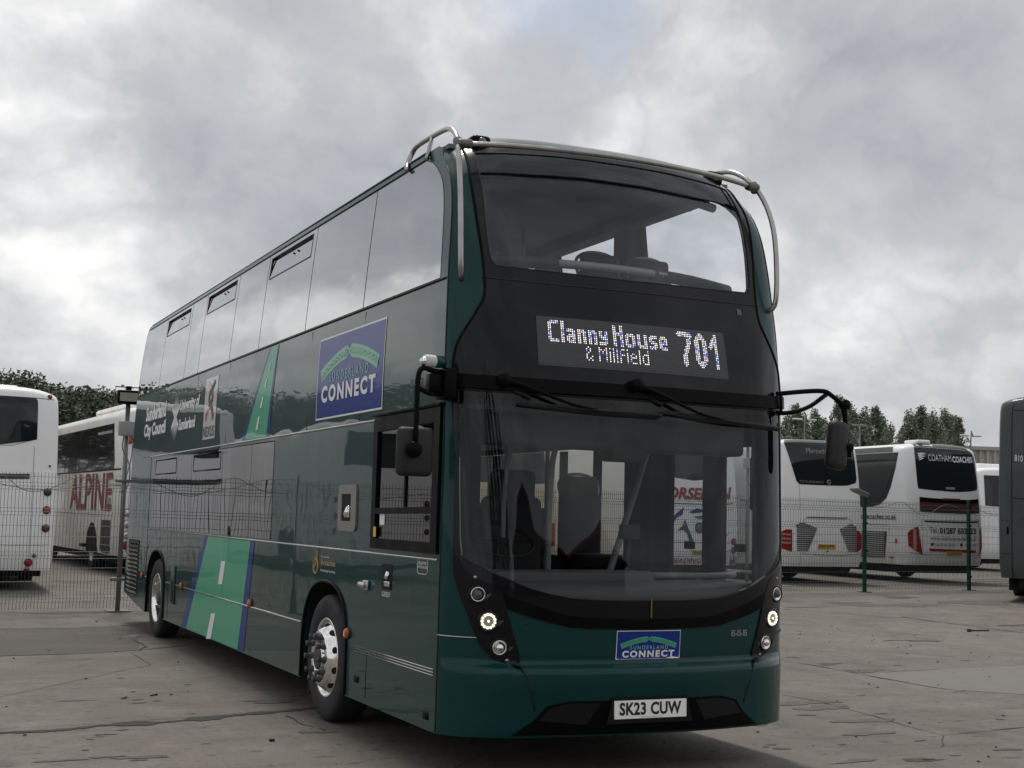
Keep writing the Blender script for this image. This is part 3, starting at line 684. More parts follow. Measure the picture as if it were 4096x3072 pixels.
# headlight clusters
for s_ in (-1, 1):
    cl = cluster if s_ < 0 else mirror(cluster)[::-1]
    hc = patch('headlight_cluster', FR, [cl], gloss_black, bus, off=.011, thick=.010, step=.04, estep=.02)
    for kind, (cx, cy), rad in (('headlight', (356, 612), .047), ('headlight', (446, 848), .053), ('headlight', (543, 1082), .047)):
        s0, t0_ = F([(cx, cy)], C4)[0]; s0 = s0*(-s_)
        if s_ < 0: s0 = -abs(s0)
        p = FR.P(s0, t0_); nn_ = FR.N(s0, t0_); nn_ = nn_*.55+np.array([0, -1, 0])*.45; nn_ /= np.linalg.norm(nn_)
        o_ = p+nn_*.006
        led = (cx == 446)
        b = MB()
        b.lathe([(rad*1.28, .004), (rad*1.25, .016), (rad*1.10, .022), (rad*1.03, .014), (rad, -.002)], o_, nn_, 32, 0)          # bezel
        b.lathe([(rad, .004), (rad*.97, .018), (rad*.80, .0175), (rad*.72, .006), (rad*.6, .004), (.001, .004)] if not led else [(rad*.98, .014), (.001, .017)], o_, nn_, 32, 1 if not led else 4)
        if not led:
            b.lathe([(rad*.56, .006), (rad*.54, .022), (rad*.40, .032), (.001, .037)], o_, nn_, 24, 3 if cx == 356 else 1)
        h = b.build(kind, [gloss_black, clearlens, mat('lamp_grey', (.32, .32, .30), .25, metal=.6), mat('lens_dark', (.09, .09, .09), .05, coat=1), drl_base], hc)
        if led:
            u_ = np.cross(nn_, [0, 0, 1]); u_ /= np.linalg.norm(u_); v_ = np.cross(u_, nn_); d = MB()
            for rr, nn2 in ((.76, 13), (.50, 0), (0, 1)):
                for k in range(nn2):
                    a = 2*math.pi*k/max(nn2, 1); c0 = o_+nn_*.019+(u_*math.cos(a)+v_*math.sin(a))*rad*rr; d.lathe([(.0078, 0), (.006, .004), (.0005, .005)], c0, nn_, 8)
            d.build('daytime_led', drl, h)
        # swept chrome-edged scoop beside each lamp
        w_ = MB()
        pts = [(1.5, -.30), (2.2, .35), (2.9, .55), (3.1, .30), (2.4, -.35), (1.5, -.95), (.7, -1.15)]
        poly = [(s0-(-s_)*0-s_*-0+(-s_)*q[0]*rad*.62*-1*-1*(1 if s_ < 0 else 1)*(1 if True else 1), t0_+q[1]*rad*.62) for q in pts]
        poly = [(s0+(1 if s_ < 0 else -1)*q[0]*rad*.60, t0_+(q[1]-.25)*rad*.60) for q in pts]
        patch('lamp_scoop', FR, [poly], mat('dark_chrome', (.10, .10, .105), .18, metal=.7), h, off=.014, thick=.004, step=.03)
for s_ in (-1, 1):
    q = F([(768, 900)], C4)[0]; p = FR.P(s_*abs(q[0]), q[1]); nn_ = FR.N(s_*abs(q[0]), q[1])
    MB().lathe([(.024, .001), (.022, .004), (.017, .001), (.016, -.002), (.001, -.002)], p, nn_, 20).build('parking_sensor', green, bus)
    q = F([(336, 462)], C4)[0]; p = FR.P(s_*abs(q[0]), q[1]); nn_ = FR.N(s_*abs(q[0]), q[1]); MB().lathe([(.011, .012), (.009, .016), (.001, .017)], p, nn_, 10).build('screw_cap', steel, bus)
    q = F([(610, 1195)], C4)[0]; p = FR.P(s_*abs(q[0]), q[1]); nn_ = FR.N(s_*abs(q[0]), q[1]); MB().lathe([(.011, .012), (.009, .016), (.001, .017)], p, nn_, 10).build('screw_cap', steel, bus)

# destination display
dq = F([(103, 65), (2055, 245), (2105, 722), (135, 580)], C6, (-.7, 2.85))
dx0 = (dq[0][0]+dq[3][0])/2; dx1 = (dq[1][0]+dq[2][0])/2; dz1 = (dq[0][1]+dq[1][1])/2; dz0 = (dq[2][1]+dq[3][1])/2
disp = patch('destination_display', FR, [[(dx0, dz0), (dx1, dz0), (dx1, dz1), (dx0, dz1)]], mat('display_face', (.060, .064, .066), .28, coat=.5), bus, off=.0075+.003, step=.06)
NC, NR = 110, 24; cw_ = (dx1-dx0-.02)/NC; top_ = dz1-.008; ch_ = (dz1-dz0)*.90/NR
G5 = {'C': ['.####']+['#....']*9+['.####'], 'l': ['#']*11, 'a': ['', '', '', '', '###.', '...#', '...#', '.###', '#..#', '#..#', '.###'],
      'n': ['', '', '', '', '###.']+['#..#']*6, 'y': ['', '', '', '', '#..#', '#..#', '#..#', '.###', '...#', '...#', '###.'],
      'H': ['#...#']*4+['#####']+['#...#']*6, 'o': ['', '', '', '', '.###.']+['#...#']*5+['.###.'], 'u': ['', '', '', '']+['#...#']*6+['.####'],
      's': ['', '', '', '', '.###', '#...', '#...', '.##.', '...#', '...#', '###.'], 'e': ['', '', '', '', '.##.', '#..#', '#..#', '####', '#...', '#...', '.###']}
G3 = {'&': ['.#..', '#.#.', '#.#.', '.#..', '#...', '#..#', '#.#.', '.#.#'], 'M': ['#...#', '##.##', '#.#.#', '#.#.#', '#...#', '#...#', '#...#', '#...#'], 'i': ['#', '.', '#', '#', '#', '#', '#', '#'], 'l': ['#']*8,
      'f': ['.##', '#..', '#..', '###', '#..', '#..', '#..', '#..'], 'e': ['', '', '.##.', '#..#', '####', '#...', '#...', '.###'], 'd': ['...#', '...#', '.###', '#..#', '#..#', '#..#', '#..#', '.###']}
dots = set()
def put(word, font, c, r, dil, gap):
    for chh in word:
        g = font[chh]; wd = max(len(x) for x in g)
        for i, row in enumerate(g):
            for j, q in enumerate(row):
                if q == '#':
                    for di, dj in (((0, 0), (0, 1), (1, 0), (1, 1)) if dil else ((0, 0),)): dots.add((r+i+di, c+j+dj))
        c += wd+gap+(1 if dil else 0)
    return c
put('Clanny', G5, 5, 1, True, 1); put('House', G5, 41, 1, True, 1); put('&', G3, 25, 14, False, 0); put('Millfield', G3, 32, 14, False, 1)
def seg(p, a, b):
    p, a, b = map(np.array, (p, a, b)); t = np.clip(((p-a)@(b-a))/((b-a)@(b-a)), 0, 1); return np.linalg.norm(p-a-(b-a)*t)
for c0, strokes in ((80, [((0, 1), (7, 1)), ((7, 1), (5.5, 7)), ((5.5, 7), (3, 13)), ((3, 13), (3, 18))]), (90, [((1, 4), (1, 15)), ((6, 4), (6, 15)), ((1, 4), (3, 1)), ((3, 1), (4, 1)), ((4, 1), (6, 4)), ((1, 15), (3, 18)), ((3, 18), (4, 18)), ((4, 18), (6, 15))]), (99, [((4.5, 1), (4.5, 18)), ((4.5, 1), (1, 7))])):
    for rr in range(0, 20):
        for cc in range(-1, 10):
            if min(seg((cc, rr), a, b) for a, b in strokes) < 1.25: dots.add((rr+1, c0+cc))
d = MB()
for (r, c) in sorted(dots):
    s = dx0+.012+(c+.5)*cw_; t = top_-(r+.5)*ch_; h = .0030; P = FR.P(np.array([s-h, s+h, s+h, s-h]), np.array([t-h, t-h, t+h, t+h]))+FR.N(s, t)*.0135
    k = RNG.random(); d.add(P, [(0, 1, 2, 3)], 0 if k < .62 else (1 if k < .8 else 2))
d.build('display_text', [led_w, led_b, led_p], disp)
d = MB()
for r in range(0, NR+1):
    t = top_-r*ch_; s = np.linspace(dx0+.012, dx1-.02, 30); P = FR.P(s, np.full(30, t))+FR.N(s, np.full(30, t))*.0115; Q = FR.P(s, np.full(30, t-.0022))+FR.N(s, np.full(30, t))*.0115
    d.add(list(P)+list(Q), [(30+i, 31+i, i+1, i) for i in range(29)])
d.build('display_louvre', mat('louvre_grey', (.11, .115, .115), .4), disp)
q = F([(1785, 1046)], K1, (1, 2.9))[0]; patch('sensor_window', FR, [[(q[0]-.02, q[1]-.022), (q[0]+.02, q[1]-.022), (q[0]+.02, q[1]+.022), (q[0]-.02, q[1]+.022)]], mat('sensor_grey', (.09, .09, .1), .4), bus, off=.011, step=.1)

# bridge signs
def bridge_sign(ch, a0, a1, b0, b1, off):
    W_, H_ = a1-a0, b1-b0; m_ = abs(H_)*.022; sg = 1 if W_ > 0 else -1
    rect = lambda k: [(a0+sg*k, b0+k), (a1-sg*k, b0+k), (a1-sg*k, b1-k), (a0+sg*k, b1-k)]
    sn = patch('bridge_sign', ch, [rect(0)], white, bus, off=off, step=.12)
    bl_ = patch('sign_panel', ch, [rect(m_)], mat('sign_blue', (.010, .035, .24), .4, coat=.45, bump=WAVE), sn, off=off+.0018, step=.12)
    f = lambda x, y: (a0+W_*x, b0+H_*y)
    top = crs([(.055, .60), (.15, .675), (.28, .755), (.38, .80), (.468, .825)], 3); bot = crs([(.085, .455), (.17, .53), (.29, .605), (.38, .645), (.455, .665)], 3)
    def half(fl): 
        g = lambda p: f(1-p[0] if fl else p[0], p[1]); return g
    ar, inn, xx = MB(), MB(), MB()
    for fl in (0, 1):
        g = half(fl)
        poly = [g(p) for p in top]+[g((.515, .745))]+[g(p) for p in bot[::-1]]
        patch('', ch, [poly], None, off=off+.0032, step=.08, mb=ar)
        i0 = top*.70+bot*.30; i1 = top*.30+bot*.70
        i0[:, 0] = np.clip(i0[:, 0], .078, .5); n_ = len(i0)
        poly = [g(p) for p in i0]+[g((.495, .745))]+[g(p) for p in i1[::-1]]
        patch('', ch, [poly], None, off=off+.0044, step=.08, mb=inn)
        k_ = np.linspace(0, n_-1, 9)
        A = np.array([[np.interp(q, range(n_), i0[:, j]) for j in (0, 1)] for q in k_]); B = np.array([[np.interp(q, range(n_), i1[:, j]) for j in (0, 1)] for q in k_])
        wd = abs(W_)*.0042
        def stroke(p, q):
            p, q = np.array(g(p)), np.array(g(q)); d_ = (q-p)/np.linalg.norm(q-p); nn2 = np.array([-d_[1], d_[0]])*wd; c4 = np.array([p-nn2, q-nn2, q+nn2, p+nn2])
            P = ch.P(c4[:, 0], c4[:, 1])+ch.N(c4[:, 0], c4[:, 1])*(off+.0056); c = np.cross(P[1]-P[0], P[2]-P[0]); xx.add(P, [(0, 1, 2, 3) if c@ch.N(c4[:1, 0], c4[:1, 1])[0] > 0 else (3, 2, 1, 0)])
        for j in range(8): stroke(A[j], B[j+1]); stroke(A[j+1], B[j]); stroke(A[j], B[j])
        stroke(A[8], B[8])
    ar.build('bridge_arch', arch_g, bl_); inn.build('arch_lattice_ground', mat('sign_lattice', (.012, .075, .10), .4, coat=.6), bl_); xx.build('arch_lattice', arch_g, bl_)
    hg = MB()
    for x, y in ((.195, .535), (.32, .615), (.45, .655), (.575, .655), (.70, .60), (.82, .52)):
        p, q = f(x, y), f(x, .20); w2 = abs(W_)*.0014; c4 = np.array([(p[0]-w2, q[1]), (p[0]+w2, q[1]), (p[0]+w2, p[1]), (p[0]-w2, p[1])]); P = ch.P(c4[:, 0], c4[:, 1])+ch.N(c4[:, 0], c4[:, 1])*(off+.0030)
        c = np.cross(P[1]-P[0], P[2]-P[0]); hg.add(P, [(0, 1, 2, 3) if c@ch.N(c4[:1, 0], c4[:1, 1])[0] > 0 else (3, 2, 1, 0)])
    hg.build('bridge_hanger', mat('hanger_green', (.10, .30, .26), .4), bl_)
    x0, x1 = f(.21, 0)[0], f(.80, 0)[0]; text('sign_text', ch, 'SUNDERLAND', x0, x1, f(0, .435)[1], f(0, .55)[1], mat('sign_pale_green', (.25, .50, .44), .4), bl_, off=off+.0042, bold=.008, space=1.45)
    x0, x1 = f(.09, 0)[0], f(.905, 0)[0]; text('sign_text', ch, 'CONNECT', x0, x1, f(0, .20)[1], f(0, .405)[1], white, bl_, off=off+.0046, bold=.045, space=1.3)
fs_ = F([(404, 306), (1027, 290), (1027, 610), (402, 635)], C5, (.05, .8))
bridge_sign(FR, (fs_[0][0]+fs_[3][0])/2, (fs_[1][0]+fs_[2][0])/2, (fs_[2][1]+fs_[3][1])/2, (fs_[0][1]+fs_[1][1])/2, .004)
bridge_sign(OFF, 3.165, 1.565, 2.325, 2.985, .003)

# number plate and valance
vb = F([(-100, 975), (318, 965), (560, 940), (1000, 915), (1560, 905), (1640, 940), (1655, 1000)], C5, (0, .45))
vtop = max(p[1] for p in vb)
val_ = [(-.90, .275), (.90, .275), (.76, .37), (.69, .45), (.56, .48), (-.56, .48), (-.69, .45), (-.76, .37)]
patch('bumper_valance', FR, [val_], satin_black, bus, off=.006, thick=.005, step=.06, estep=.03)
for s_ in (-1, 1): patch('valance_insert', FR, [[(s_*.34, .468), (s_*.56, .468), (s_*.67, .44), (s_*.74, .365), (s_*.43, .335)]], mat('insert_grey', (.013, .013, .015), .30, coat=.4), bus, off=.010, thick=.003, step=.06)
pp = Plane((0, -.022, .4228), (1, 0, 0), (0, .02, 1)); pl = patch('number_plate', pp, [[(-.26, -.0555), (.26, -.0555), (.26, .0555), (-.26, .0555)]], plate_w, bus, off=.008, thick=.006, step=.3)
patch('plate_holder', pp, [[(-.31, -.085), (.31, -.085), (.27, .075), (-.27, .075)]], gloss_black, bus, off=.0, thick=.012, step=.3)
text('plate_text', pp, 'SK23 CUW', -.225, .222, -.035, .044, blackt, pl, off=.0095, bold=.034, space=1.05)
text('plate_text', pp, 'ALEXANDER DENNIS LIMITED FK7 0JB', -.075, .08, -.0505, -.0455, blackt, pl, off=.0095)
q = F([(1530, 355), (1685, 345)], C5, (.6, .85)); text('fleet_number', FR, '85-05-85', q[0][0], q[1][0], q[0][1]-.002, q[0][1]+.040, mat('pale_grey_print', (.30, .30, .29), .5), bus, off=.004, bold=.01)
patch('strap', FR, [[(.008, .985), (.018, .985), (.018, 1.105), (.008, 1.105)]], mat('yellow_strap', (.13, .13, .03), .6), bus, off=.0175, thick=.002, step=.1)

# livery: the road
def decal(name, ch, poly, m, parent=bus, off=.003, step=.4): return patch(name, ch, [poly], m, parent, off=off, step=step)
rg = decal('road_livery', OFF, [(4.49, 3.09), (4.72, 3.09), (5.50, 2.262), (4.70, 2.262)], road_green, step=.12)
decal('blue_edge', OFF, [(4.725, 3.09), (4.75, 3.09), (5.62, 2.262), (5.51, 2.262)], blue_v, rg)
decal('blue_edge', OFF, [(4.47, 3.09), (4.485, 3.09), (4.69, 2.262), (4.60, 2.262)], blue_v, rg)
for z0, z1, wd in ((3.00, 3.05, .012), (2.87, 2.94, .018), (2.72, 2.80, .022), (2.54, 2.64, .026), (2.34, 2.46, .032)):
    c0 = 4.605+(3.09-z0)*(5.10-4.605)/.828; c1 = 4.605+(3.09-z1)*(5.10-4.605)/.828; decal('road_dash', OFF, [(c0-wd, z0), (c0+wd, z0), (c1+wd*.8, z1), (c1-wd*.8, z1)], white, rg, off=.006)
rl = decal('road_livery', OFF, [(5.10, 1.305), (6.90, 1.305), (7.79, .272), (5.42, .272)], road_green, step=.12)
decal('blue_edge', OFF, [(6.91, 1.305), (7.03, 1.305), (8.03, .272), (7.80, .272)], blue_v, rl); decal('blue_edge', OFF, [(4.95, 1.305), (5.09, 1.305), (5.41, .272), (5.19, .272)], blue_v, rl)
for q in ([(479, 1212), (488, 1212), (481, 1262), (472, 1262)], [(457, 1325), (466, 1325), (456, 1380), (446, 1380)]): decal('road_dash', OFF, O(q), white, rl, off=.0055)
for y in (5.32,): line('panel_seam', OFF, [(6.15, .72), (6.15, 1.3)], .002, road_green, bus, off=.004)

# other lettering on the flank (y decreases to the reader's right)
text('council_logo', OFF, 'Sunderland', 10.98, 9.60, 2.715, 2.915, white, bus, off=.004, bold=.045, shear=-.0)
text('council_logo', OFF, 'City Council', 11.04, 9.56, 2.465, 2.685, white, bus, off=.004, bold=.045)
b = MB()
for sg, zc_ in ((1, 2.74), (-1, 2.60)):
    for k in range(-3, 4):
        hgt = (.24-.045*abs(k)); x = 8.98+k*.062; w_ = .026
        q = [(x+k*.012, zc_+sg*hgt*.95), (x-w_, zc_+sg*.03*abs(k)*.3), (8.98+k*.010, zc_-sg*(.02-.0)*0-sg*.10), (x+w_, zc_+sg*.03*abs(k)*.3)]
        P = OFF.P(np.array([p[0] for p in q]), np.array([p[1] for p in q]))+np.array([-.004, 0, 0]); c = np.cross(P[1]-P[0], P[2]-P[0]); b.add(P, [(0, 1, 2, 3) if c[0] < 0 else (3, 2, 1, 0)])
b.build('university_emblem', white, bus)
text('university_logo', OFF, 'University of', 8.74, 7.66, 2.70, 2.865, white, bus, off=.004, bold=.04)
text('university_logo', OFF, 'Sunderland', 8.74, 7.83, 2.50, 2.635, white, bus, off=.004, bold=.04)
nx = decal('transport_logo', OFF, [(7.40, 2.335), (6.81, 2.335), (6.81, 3.005), (7.40, 3.005)], mat('logo_white', (.66, .66, .66), .4, coat=.6))
text('logo_text', OFF, 'NEXUS', 7.37, 6.85, 2.36, 2.475, mat('logo_dark_green', (.01, .05, .045), .5), nx, off=.0055, bold=.015)
def ribbon_(pts, w_, m, off):
    P = crs(np.array(pts), 4); d_ = np.gradient(P, axis=0); d_ /= np.linalg.norm(d_, axis=1)[:, None]; nn2 = np.c_[-d_[:, 1], d_[:, 0]]*w_
    poly = list(map(tuple, P+nn2))+list(map(tuple, (P-nn2)[::-1])); patch('logo_ribbon', OFF, [poly], m, nx, off=off, step=.2)
ribbon_([(7.28, 2.55), (7.20, 2.66), (7.04, 2.745), (7.04, 2.82), (7.10, 2.86), (7.27, 2.95)], .032, redlens, .0052)
ribbon_([(6.92, 2.55), (7.02, 2.66), (7.16, 2.745), (7.17, 2.82), (7.10, 2.86), (6.94, 2.95)], .032, mat('ribbon_green', (.03, .13, .06), .5), .006)
ribbon_([(6.93, 2.55), (6.99, 2.63)], .034, mat('ribbon_red', (.45, .02, .03), .5), .0068); ribbon_([(7.29, 2.545), (7.24, 2.61)], .034, mat('ribbon_orange', (.5, .14, .03), .5), .0068)
jl = MB().tube([OFF.P(3.00+.055*math.cos(a), 1.165+.06*math.sin(a))+np.array([-.004, 0, 0]) for a in np.linspace(0, 2*math.pi, 25)], .008, 6, cap=False, smooth=0).tube([OFF.P(3.06, 1.13)+[-.004, 0, 0], OFF.P(2.985, 1.20)+[-.004, 0, 0], OFF.P(2.965, 1.29)+[-.004, 0, 0]], .009, 6).build('operator_logo', gold, bus)
text('operator_text', OFF, 'jhcoaches', 2.87, 2.50, 1.165, 1.225, gold, jl, off=.004, bold=.02); text('operator_text', OFF, 'This service is operated by', 2.86, 2.66, 1.235, 1.252, white, jl, off=.004); text('operator_text', OFF, 'Part of the Coach Travel Group', 2.87, 2.50, 1.125, 1.148, white, jl, off=.004, bold=.01)
def rrect(y0, y1, z0, z1, r, n=5):
    o = []
    for cx, cy, a0 in ((y1-r, z1-r, 0), (y0+r, z1-r, 90), (y0+r, z0+r, 180), (y1-r, z0+r, 270)): o += [(cx+r*math.cos(R_(a0+90*k/n)), cy+r*math.sin(R_(a0+90*k/n))) for k in range(n+1)]
    return o
cp = patch('charging_port_frame', OFF, [rrect(2.04, 2.46, 1.455, 1.80, .05), rrect(2.16, 2.38, 1.53, 1.73, .012)], mat('matt_alloy', (.30, .295, .28), .45, metal=.6), bus, off=.012, thick=.012, step=.3)
patch('charging_port', OFF, [rrect(2.15, 2.39, 1.52, 1.74, .01)], mat('port_black', (.003, .003, .003), .8), cp, off=.003, step=.3)
MB().lathe([(.0, .03), (.03, .03), (.05, .015), (.05, .0)], (-1.278, 2.23, 1.60), (-1, .3, .4), 20).box((-1.30, 2.17, 1.555), (-1.279, 2.21, 1.64), bev=.006).build('port_cap', clearlens, cp)
fp = patch('filler_recess', OFF, [rrect(1.25, 1.45, 1.075, 1.25, .008)], mat('port_black', (.003, .003, .003), .8), bus, off=.003, step=.3)
MB().lathe([(0, .02), (.025, .02), (.03, .0)], (-1.278, 1.33, 1.175), (-1, .25, .3), 16).box((-1.292, 1.27, 1.10), (-1.279, 1.37, 1.135), bev=.004).build('filler_cap', clearlens, fp)
for (y0, y1, z0, z1, t1, z2, z3) in ((1.28, 1.43, 1.032, 1.058, 'SCREENWASH', 1.038, 1.052), (.60, .78, 1.215, 1.315, 'ISOLATOR', 1.275, 1.295)):
    ll = line('label_outline', OFF, [p for p in rrect(y0, y1, z0, z1, .012 if z1-z0 < .05 else .03)]+[rrect(y0, y1, z0, z1, .012 if z1-z0 < .05 else .03)[0]], .002, white, bus, off=.002)
    text('label_text', OFF, t1, y1-.02, y0+.02, z2, z3, white, ll, off=.003, bold=.01)
    if t1 == 'ISOLATOR': text('label_text', OFF, 'SWITCH IN CAB', y1-.012, y0+.012, 1.250, 1.268, white, ll, off=.003, bold=.01)
MB().lathe([(0, .10), (.020, .10), (.024, .09), (.024, -.0), (.02, -.01)], (-1.305, 1.83, 1.085), (0, -1, 0), 16).box((-1.30, 1.70, 1.05), (-1.275, 1.80, 1.12), bev=.008).build('locker_handle', silver, bus)
for y, z in ((2.14, .715), (5.00, .735), (8.12, .715), (10.62, .71)):
    MB().lathe([(.038, .0), (.038, .016), (.03, .03), (.001, .032)], (-1.274, y, z), (-1, 0, 0), 16, 0).build('side_marker', [amber], bus)
    MB().lathe([(.046, .0), (.045, .01), (.038, .012)], (-1.275, y-.006, z), (-1, 0, 0), 16, 0).build('marker_bezel', seal, bus)
for y, z in ((1.92, .41), (.56, .345)):
    o = MB(); o.box((-1.282, y-.045, z-.022), (-1.274, y+.045, z+.022), bev=.006).box((-1.288, y-.03, z-.005), (-1.28, y+.03, z+.006), bev=.003); o.build('flap_latch', satin_black, bus)
for i, z in enumerate(np.linspace(.44, 1.10, 13)):
    y0, y1 = 10.98, 11.76
    pr = Plane((-1.2755, y1, z), (0, -1, 0), (-.02, 0, .035)); patch('louvre_slat', pr, [[(0, 0), (y1-y0, 0), (y1-y0, .9), (0, .9)]], green, bus, off=.001, thick=.004, step=.5)
patch('louvre_backing', OFF, [[(10.96, .42), (11.78, .42), (11.78, 1.15), (10.96, 1.15)]], mat('port_black', (.003, .003, .003), .8), bus, off=.0015, step=.5)
MB().box((-1.290, 8.50, .48), (-1.274, 8.72, .92), bev=.006).build('locker_flap', mat('flap_grey', (.03, .05, .05), .4, coat=.5), bus)
MB().box((-1.294, 8.54, .50), (-1.288, 8.68, .74), bev=.004).build('locker_slot', dark, bus)

# wheels
def wheel(y, x, s_, front):
    r = empty('wheel', (0, 0, 0)); r.parent = bus
    ax = (s_, 0, 0); o_ = (x, y, .48)
    MB().lathe([(.29, -.22), (.40, -.235), (.455, -.225), (.476, -.19), (.480, -.12), (.480, -.03), (.474, .0), (.455, .02), (.425, .026), (.36, .028), (.318, .018), (.292, .002), (.288, -.02)], o_, ax, 64).build('tyre', rubber, r)
    if front: prof = [(.292, .0), (.304, .012), (.298, .018), (.284, .010), (.276, -.012), (.268, -.02), (.225, .045), (.212, .064), (.195, .072), (.150, .072), (.140, .066), (.132, .03), (.10, .028), (.096, .07), (.085, .078), (.0, .078)]
    else: prof = [(.292, .0), (.304, .012), (.298, .018), (.286, .008), (.278, -.03), (.262, -.12), (.245, -.15), (.16, -.165), (.13, -.155), (.125, -.04), (.115, -.03), (.0, -.03)]
    rm = MB().lathe(prof, o_, ax, 64).build('rim', alu, r)
    hb = MB().lathe([(.092, .05 if front else -.03), (.09, .082 if front else -.01), (.075, .09 if front else .0), (.0, .09 if front else .0)], o_, ax, 24).build('hub', nutm, r)
    hs = MB()
    for k in range(10):
        a = 2*math.pi*(k+.5)/10; u_ = np.array([0, math.cos(a), math.sin(a)])
        if front:
            cn = np.array(o_)+u_*.2445+np.array([s_*.0165, 0, 0]); nx_ = np.array([s_*.55, 0, 0])+u_*.8; nx_ /= np.linalg.norm(nx_)
            tv = np.cross([s_, 0, 0], u_); up_ = np.cross(nx_, tv); vs = [cn+nx_*.004+(tv*math.cos(q)*.027+up_*math.sin(q)*.021) for q in np.linspace(0, 2*math.pi, 17)[:-1]]
            q_ = tuple(range(16)); c = np.cross(vs[1]-vs[0], vs[2]-vs[0]); hs.add(vs, [q_ if c@nx_ > 0 else q_[::-1]])
    if front: hs.build('hand_hole', mat('port_black', (.003, .003, .003), .8), rm)
    for k in range(10):
        a = 2*math.pi*k/10; c0 = np.array(o_)+np.array([s_*(.07 if front else -.165), math.cos(a)*.166, math.sin(a)*.166]); h = .062 if front else .05
        MB().lathe([(.026, 0), (.026, .012), (.019, .018), (.018, h-.012), (.021, h-.010), (.021, h), (.001, h+.003)], c0, ax, 12).build('nut_cover', nutm if front else steel, r)
for y, fr_ in ((YF, True), (YR, False)):
    wheel(y, -1.245, -1, fr_); wheel(y, 1.245, 1, fr_)
split_build(MB().box((-1.2, YF+.60, .12), (-.85, YF+.625, .6)).box((-1.2, YR+.64, .12), (-.75, YR+.665, .5)).box((.85, YF+.60, .12), (1.2, YF+.625, .6)), 'mudflap', rubber, bus)

# stainless branch guards on the roof
for s_ in (-1, 1):
    gd = MB(); X = lambda x: s_*x
    gd.tube([(X(1.175), .425, 3.085), (X(1.205), .37, 3.13), (X(1.215), .36, 3.30), (X(1.215), .385, 3.6), (X(1.205), .44, 3.80), (X(1.185), .52, 3.95), (X(1.165), .58, 4.02), (X(1.15), .66, 4.10), (X(1.13), .80, 4.175), (X(1.12), .96, 4.205), (X(1.12), 1.2, 4.215), (X(1.12), 1.46, 4.215), (X(1.125), 1.54, 4.18), (X(1.16), 1.53, 4.10), (X(1.19), 1.46, 4.03)], .0185, 12)
    gd.tube([(X(1.12), 1.16, 4.215), (X(1.15), 1.12, 4.14), (X(1.19), 1.08, 4.02)], .015, 10)
    b = gd.build('branch_guard', steel, bus)
    MB().lathe([(.03, -.035), (.033, -.02), (.033, .02), (.03, .035)], (X(1.165), .575, 4.015), (0, .45, .9), 14).lathe([(.0, -.05), (.03, -.05), (.033, -.03), (.033, .035), (.028, .05)], (X(1.13), .55, 4.012), (-s_, -.15, .03), 14).build('guard_clamp', clampm, b)
MB().tube([(-1.14, .555, 4.012), (-.85, .47, 4.02), (-.45, .42, 4.03), (0, .405, 4.035), (.45, .42, 4.03), (.85, .47, 4.02), (1.14, .555, 4.012)], .0185, 12).build('guard_rail', steel, bus)
for s_ in (-1, 1):
    mk_ = MB().box((s_*.93-.07, .72, 4.04), (s_*.93+.07, .93, 4.145), bev=.03).build('roof_marker', satin_black, bus)
    MB().lathe([(.030, 0), (.024, .012), (.0, .014)], (s_*.93, .722, 4.098), (0, -1, .1), 16).build('marker_lens', mat('marker_lens', (.16, .15, .13), .12, coat=1), mk_)

# mirrors
m1 = MB().tube([(-1.31, .30, 2.475), (-1.40, .28, 2.475), (-1.48, .26, 2.49), (-1.515, .25, 2.44), (-1.52, .25, 2.30), (-1.52, .25, 1.98)], .017, 10).tube([(-1.32, .30, 2.335), (-1.43, .27, 2.335), (-1.515, .25, 2.365)], .015, 10).build('mirror_arm', satin_black, bus)
MB().box((-1.345, .22, 2.31), (-1.27, .40, 2.50), bev=.012).box((-1.435, .26, 2.35), (-1.35, .34, 2.46), bev=.01).build('mirror_bracket', satin_black, m1)
MB().box((-1.625, .262, 1.825), (-1.39, .335, 2.125), bev=.034).build('mirror_head', mat('mirror_shell', (.012, .012, .013), .6, bump=[(120, .0003)]), m1)
MB().lathe([(.0, .045), (.045, .045), (.05, .03), (.05, -.01)], (-1.53, .255, 1.985), (-.2, -1, 0), 20).build('mirror_pivot', satin_black, m1)
MB().lathe([(0, .0), (.034, .0), (.038, .012), (.038, .07)], (-1.475, .26, 2.535), (1, .15, 0), 18, 0).lathe([(.038, .07), (.040, .085), (.037, .14), (.0, .15)], (-1.475, .26, 2.535), (1, .15, 0), 18, 1).lathe([(.0, .03), (.018, .028), (.026, .015), (.028, 0)], (-1.472, .26, 2.53), (-1, -.1, -.1), 16, 2).build('camera_pod', [mat('camera_white', (.6, .6, .6), .5), green, clearlens], m1)
m2 = MB().tube([(1.16, .28, 2.49), (1.35, .22, 2.515), (1.50, .2, 2.525), (1.57, .2, 2.50), (1.66, .2, 2.44), (1.685, .2, 2.36)], .017, 10).tube([(1.16, .28, 2.355), (1.26, .24, 2.365), (1.38, .2, 2.41), (1.53, .2, 2.505)], .016, 10).tube([(1.185, .26, 2.36), (1.185, .26, 2.49)], .011, 8, smooth=0).tube([(1.685, .2, 2.43), (1.70, .2, 2.25), (1.72, .19, 2.07)], .018, 10).build('mirror_arm', satin_black, bus)
MB().lathe([(0, .03), (.034, .03), (.04, .0), (.034, -.03), (0, -.03)], (1.685, .2, 2.44), (0, -1, 0), 16).build('mirror_joint', satin_black, m2)
Mm = Matrix.Translation((1.615, .20, 2.15)) @ Matrix.Rotation(R_(14), 4, 'Z') @ Matrix.Rotation(R_(6), 4, 'Y')
MB().box((-.085, -.06, -.175), (.085, .05, .175), M=Mm, bev=.05).build('mirror_head', mat('mirror_shell', (.02, .02, .02), .55), m2)
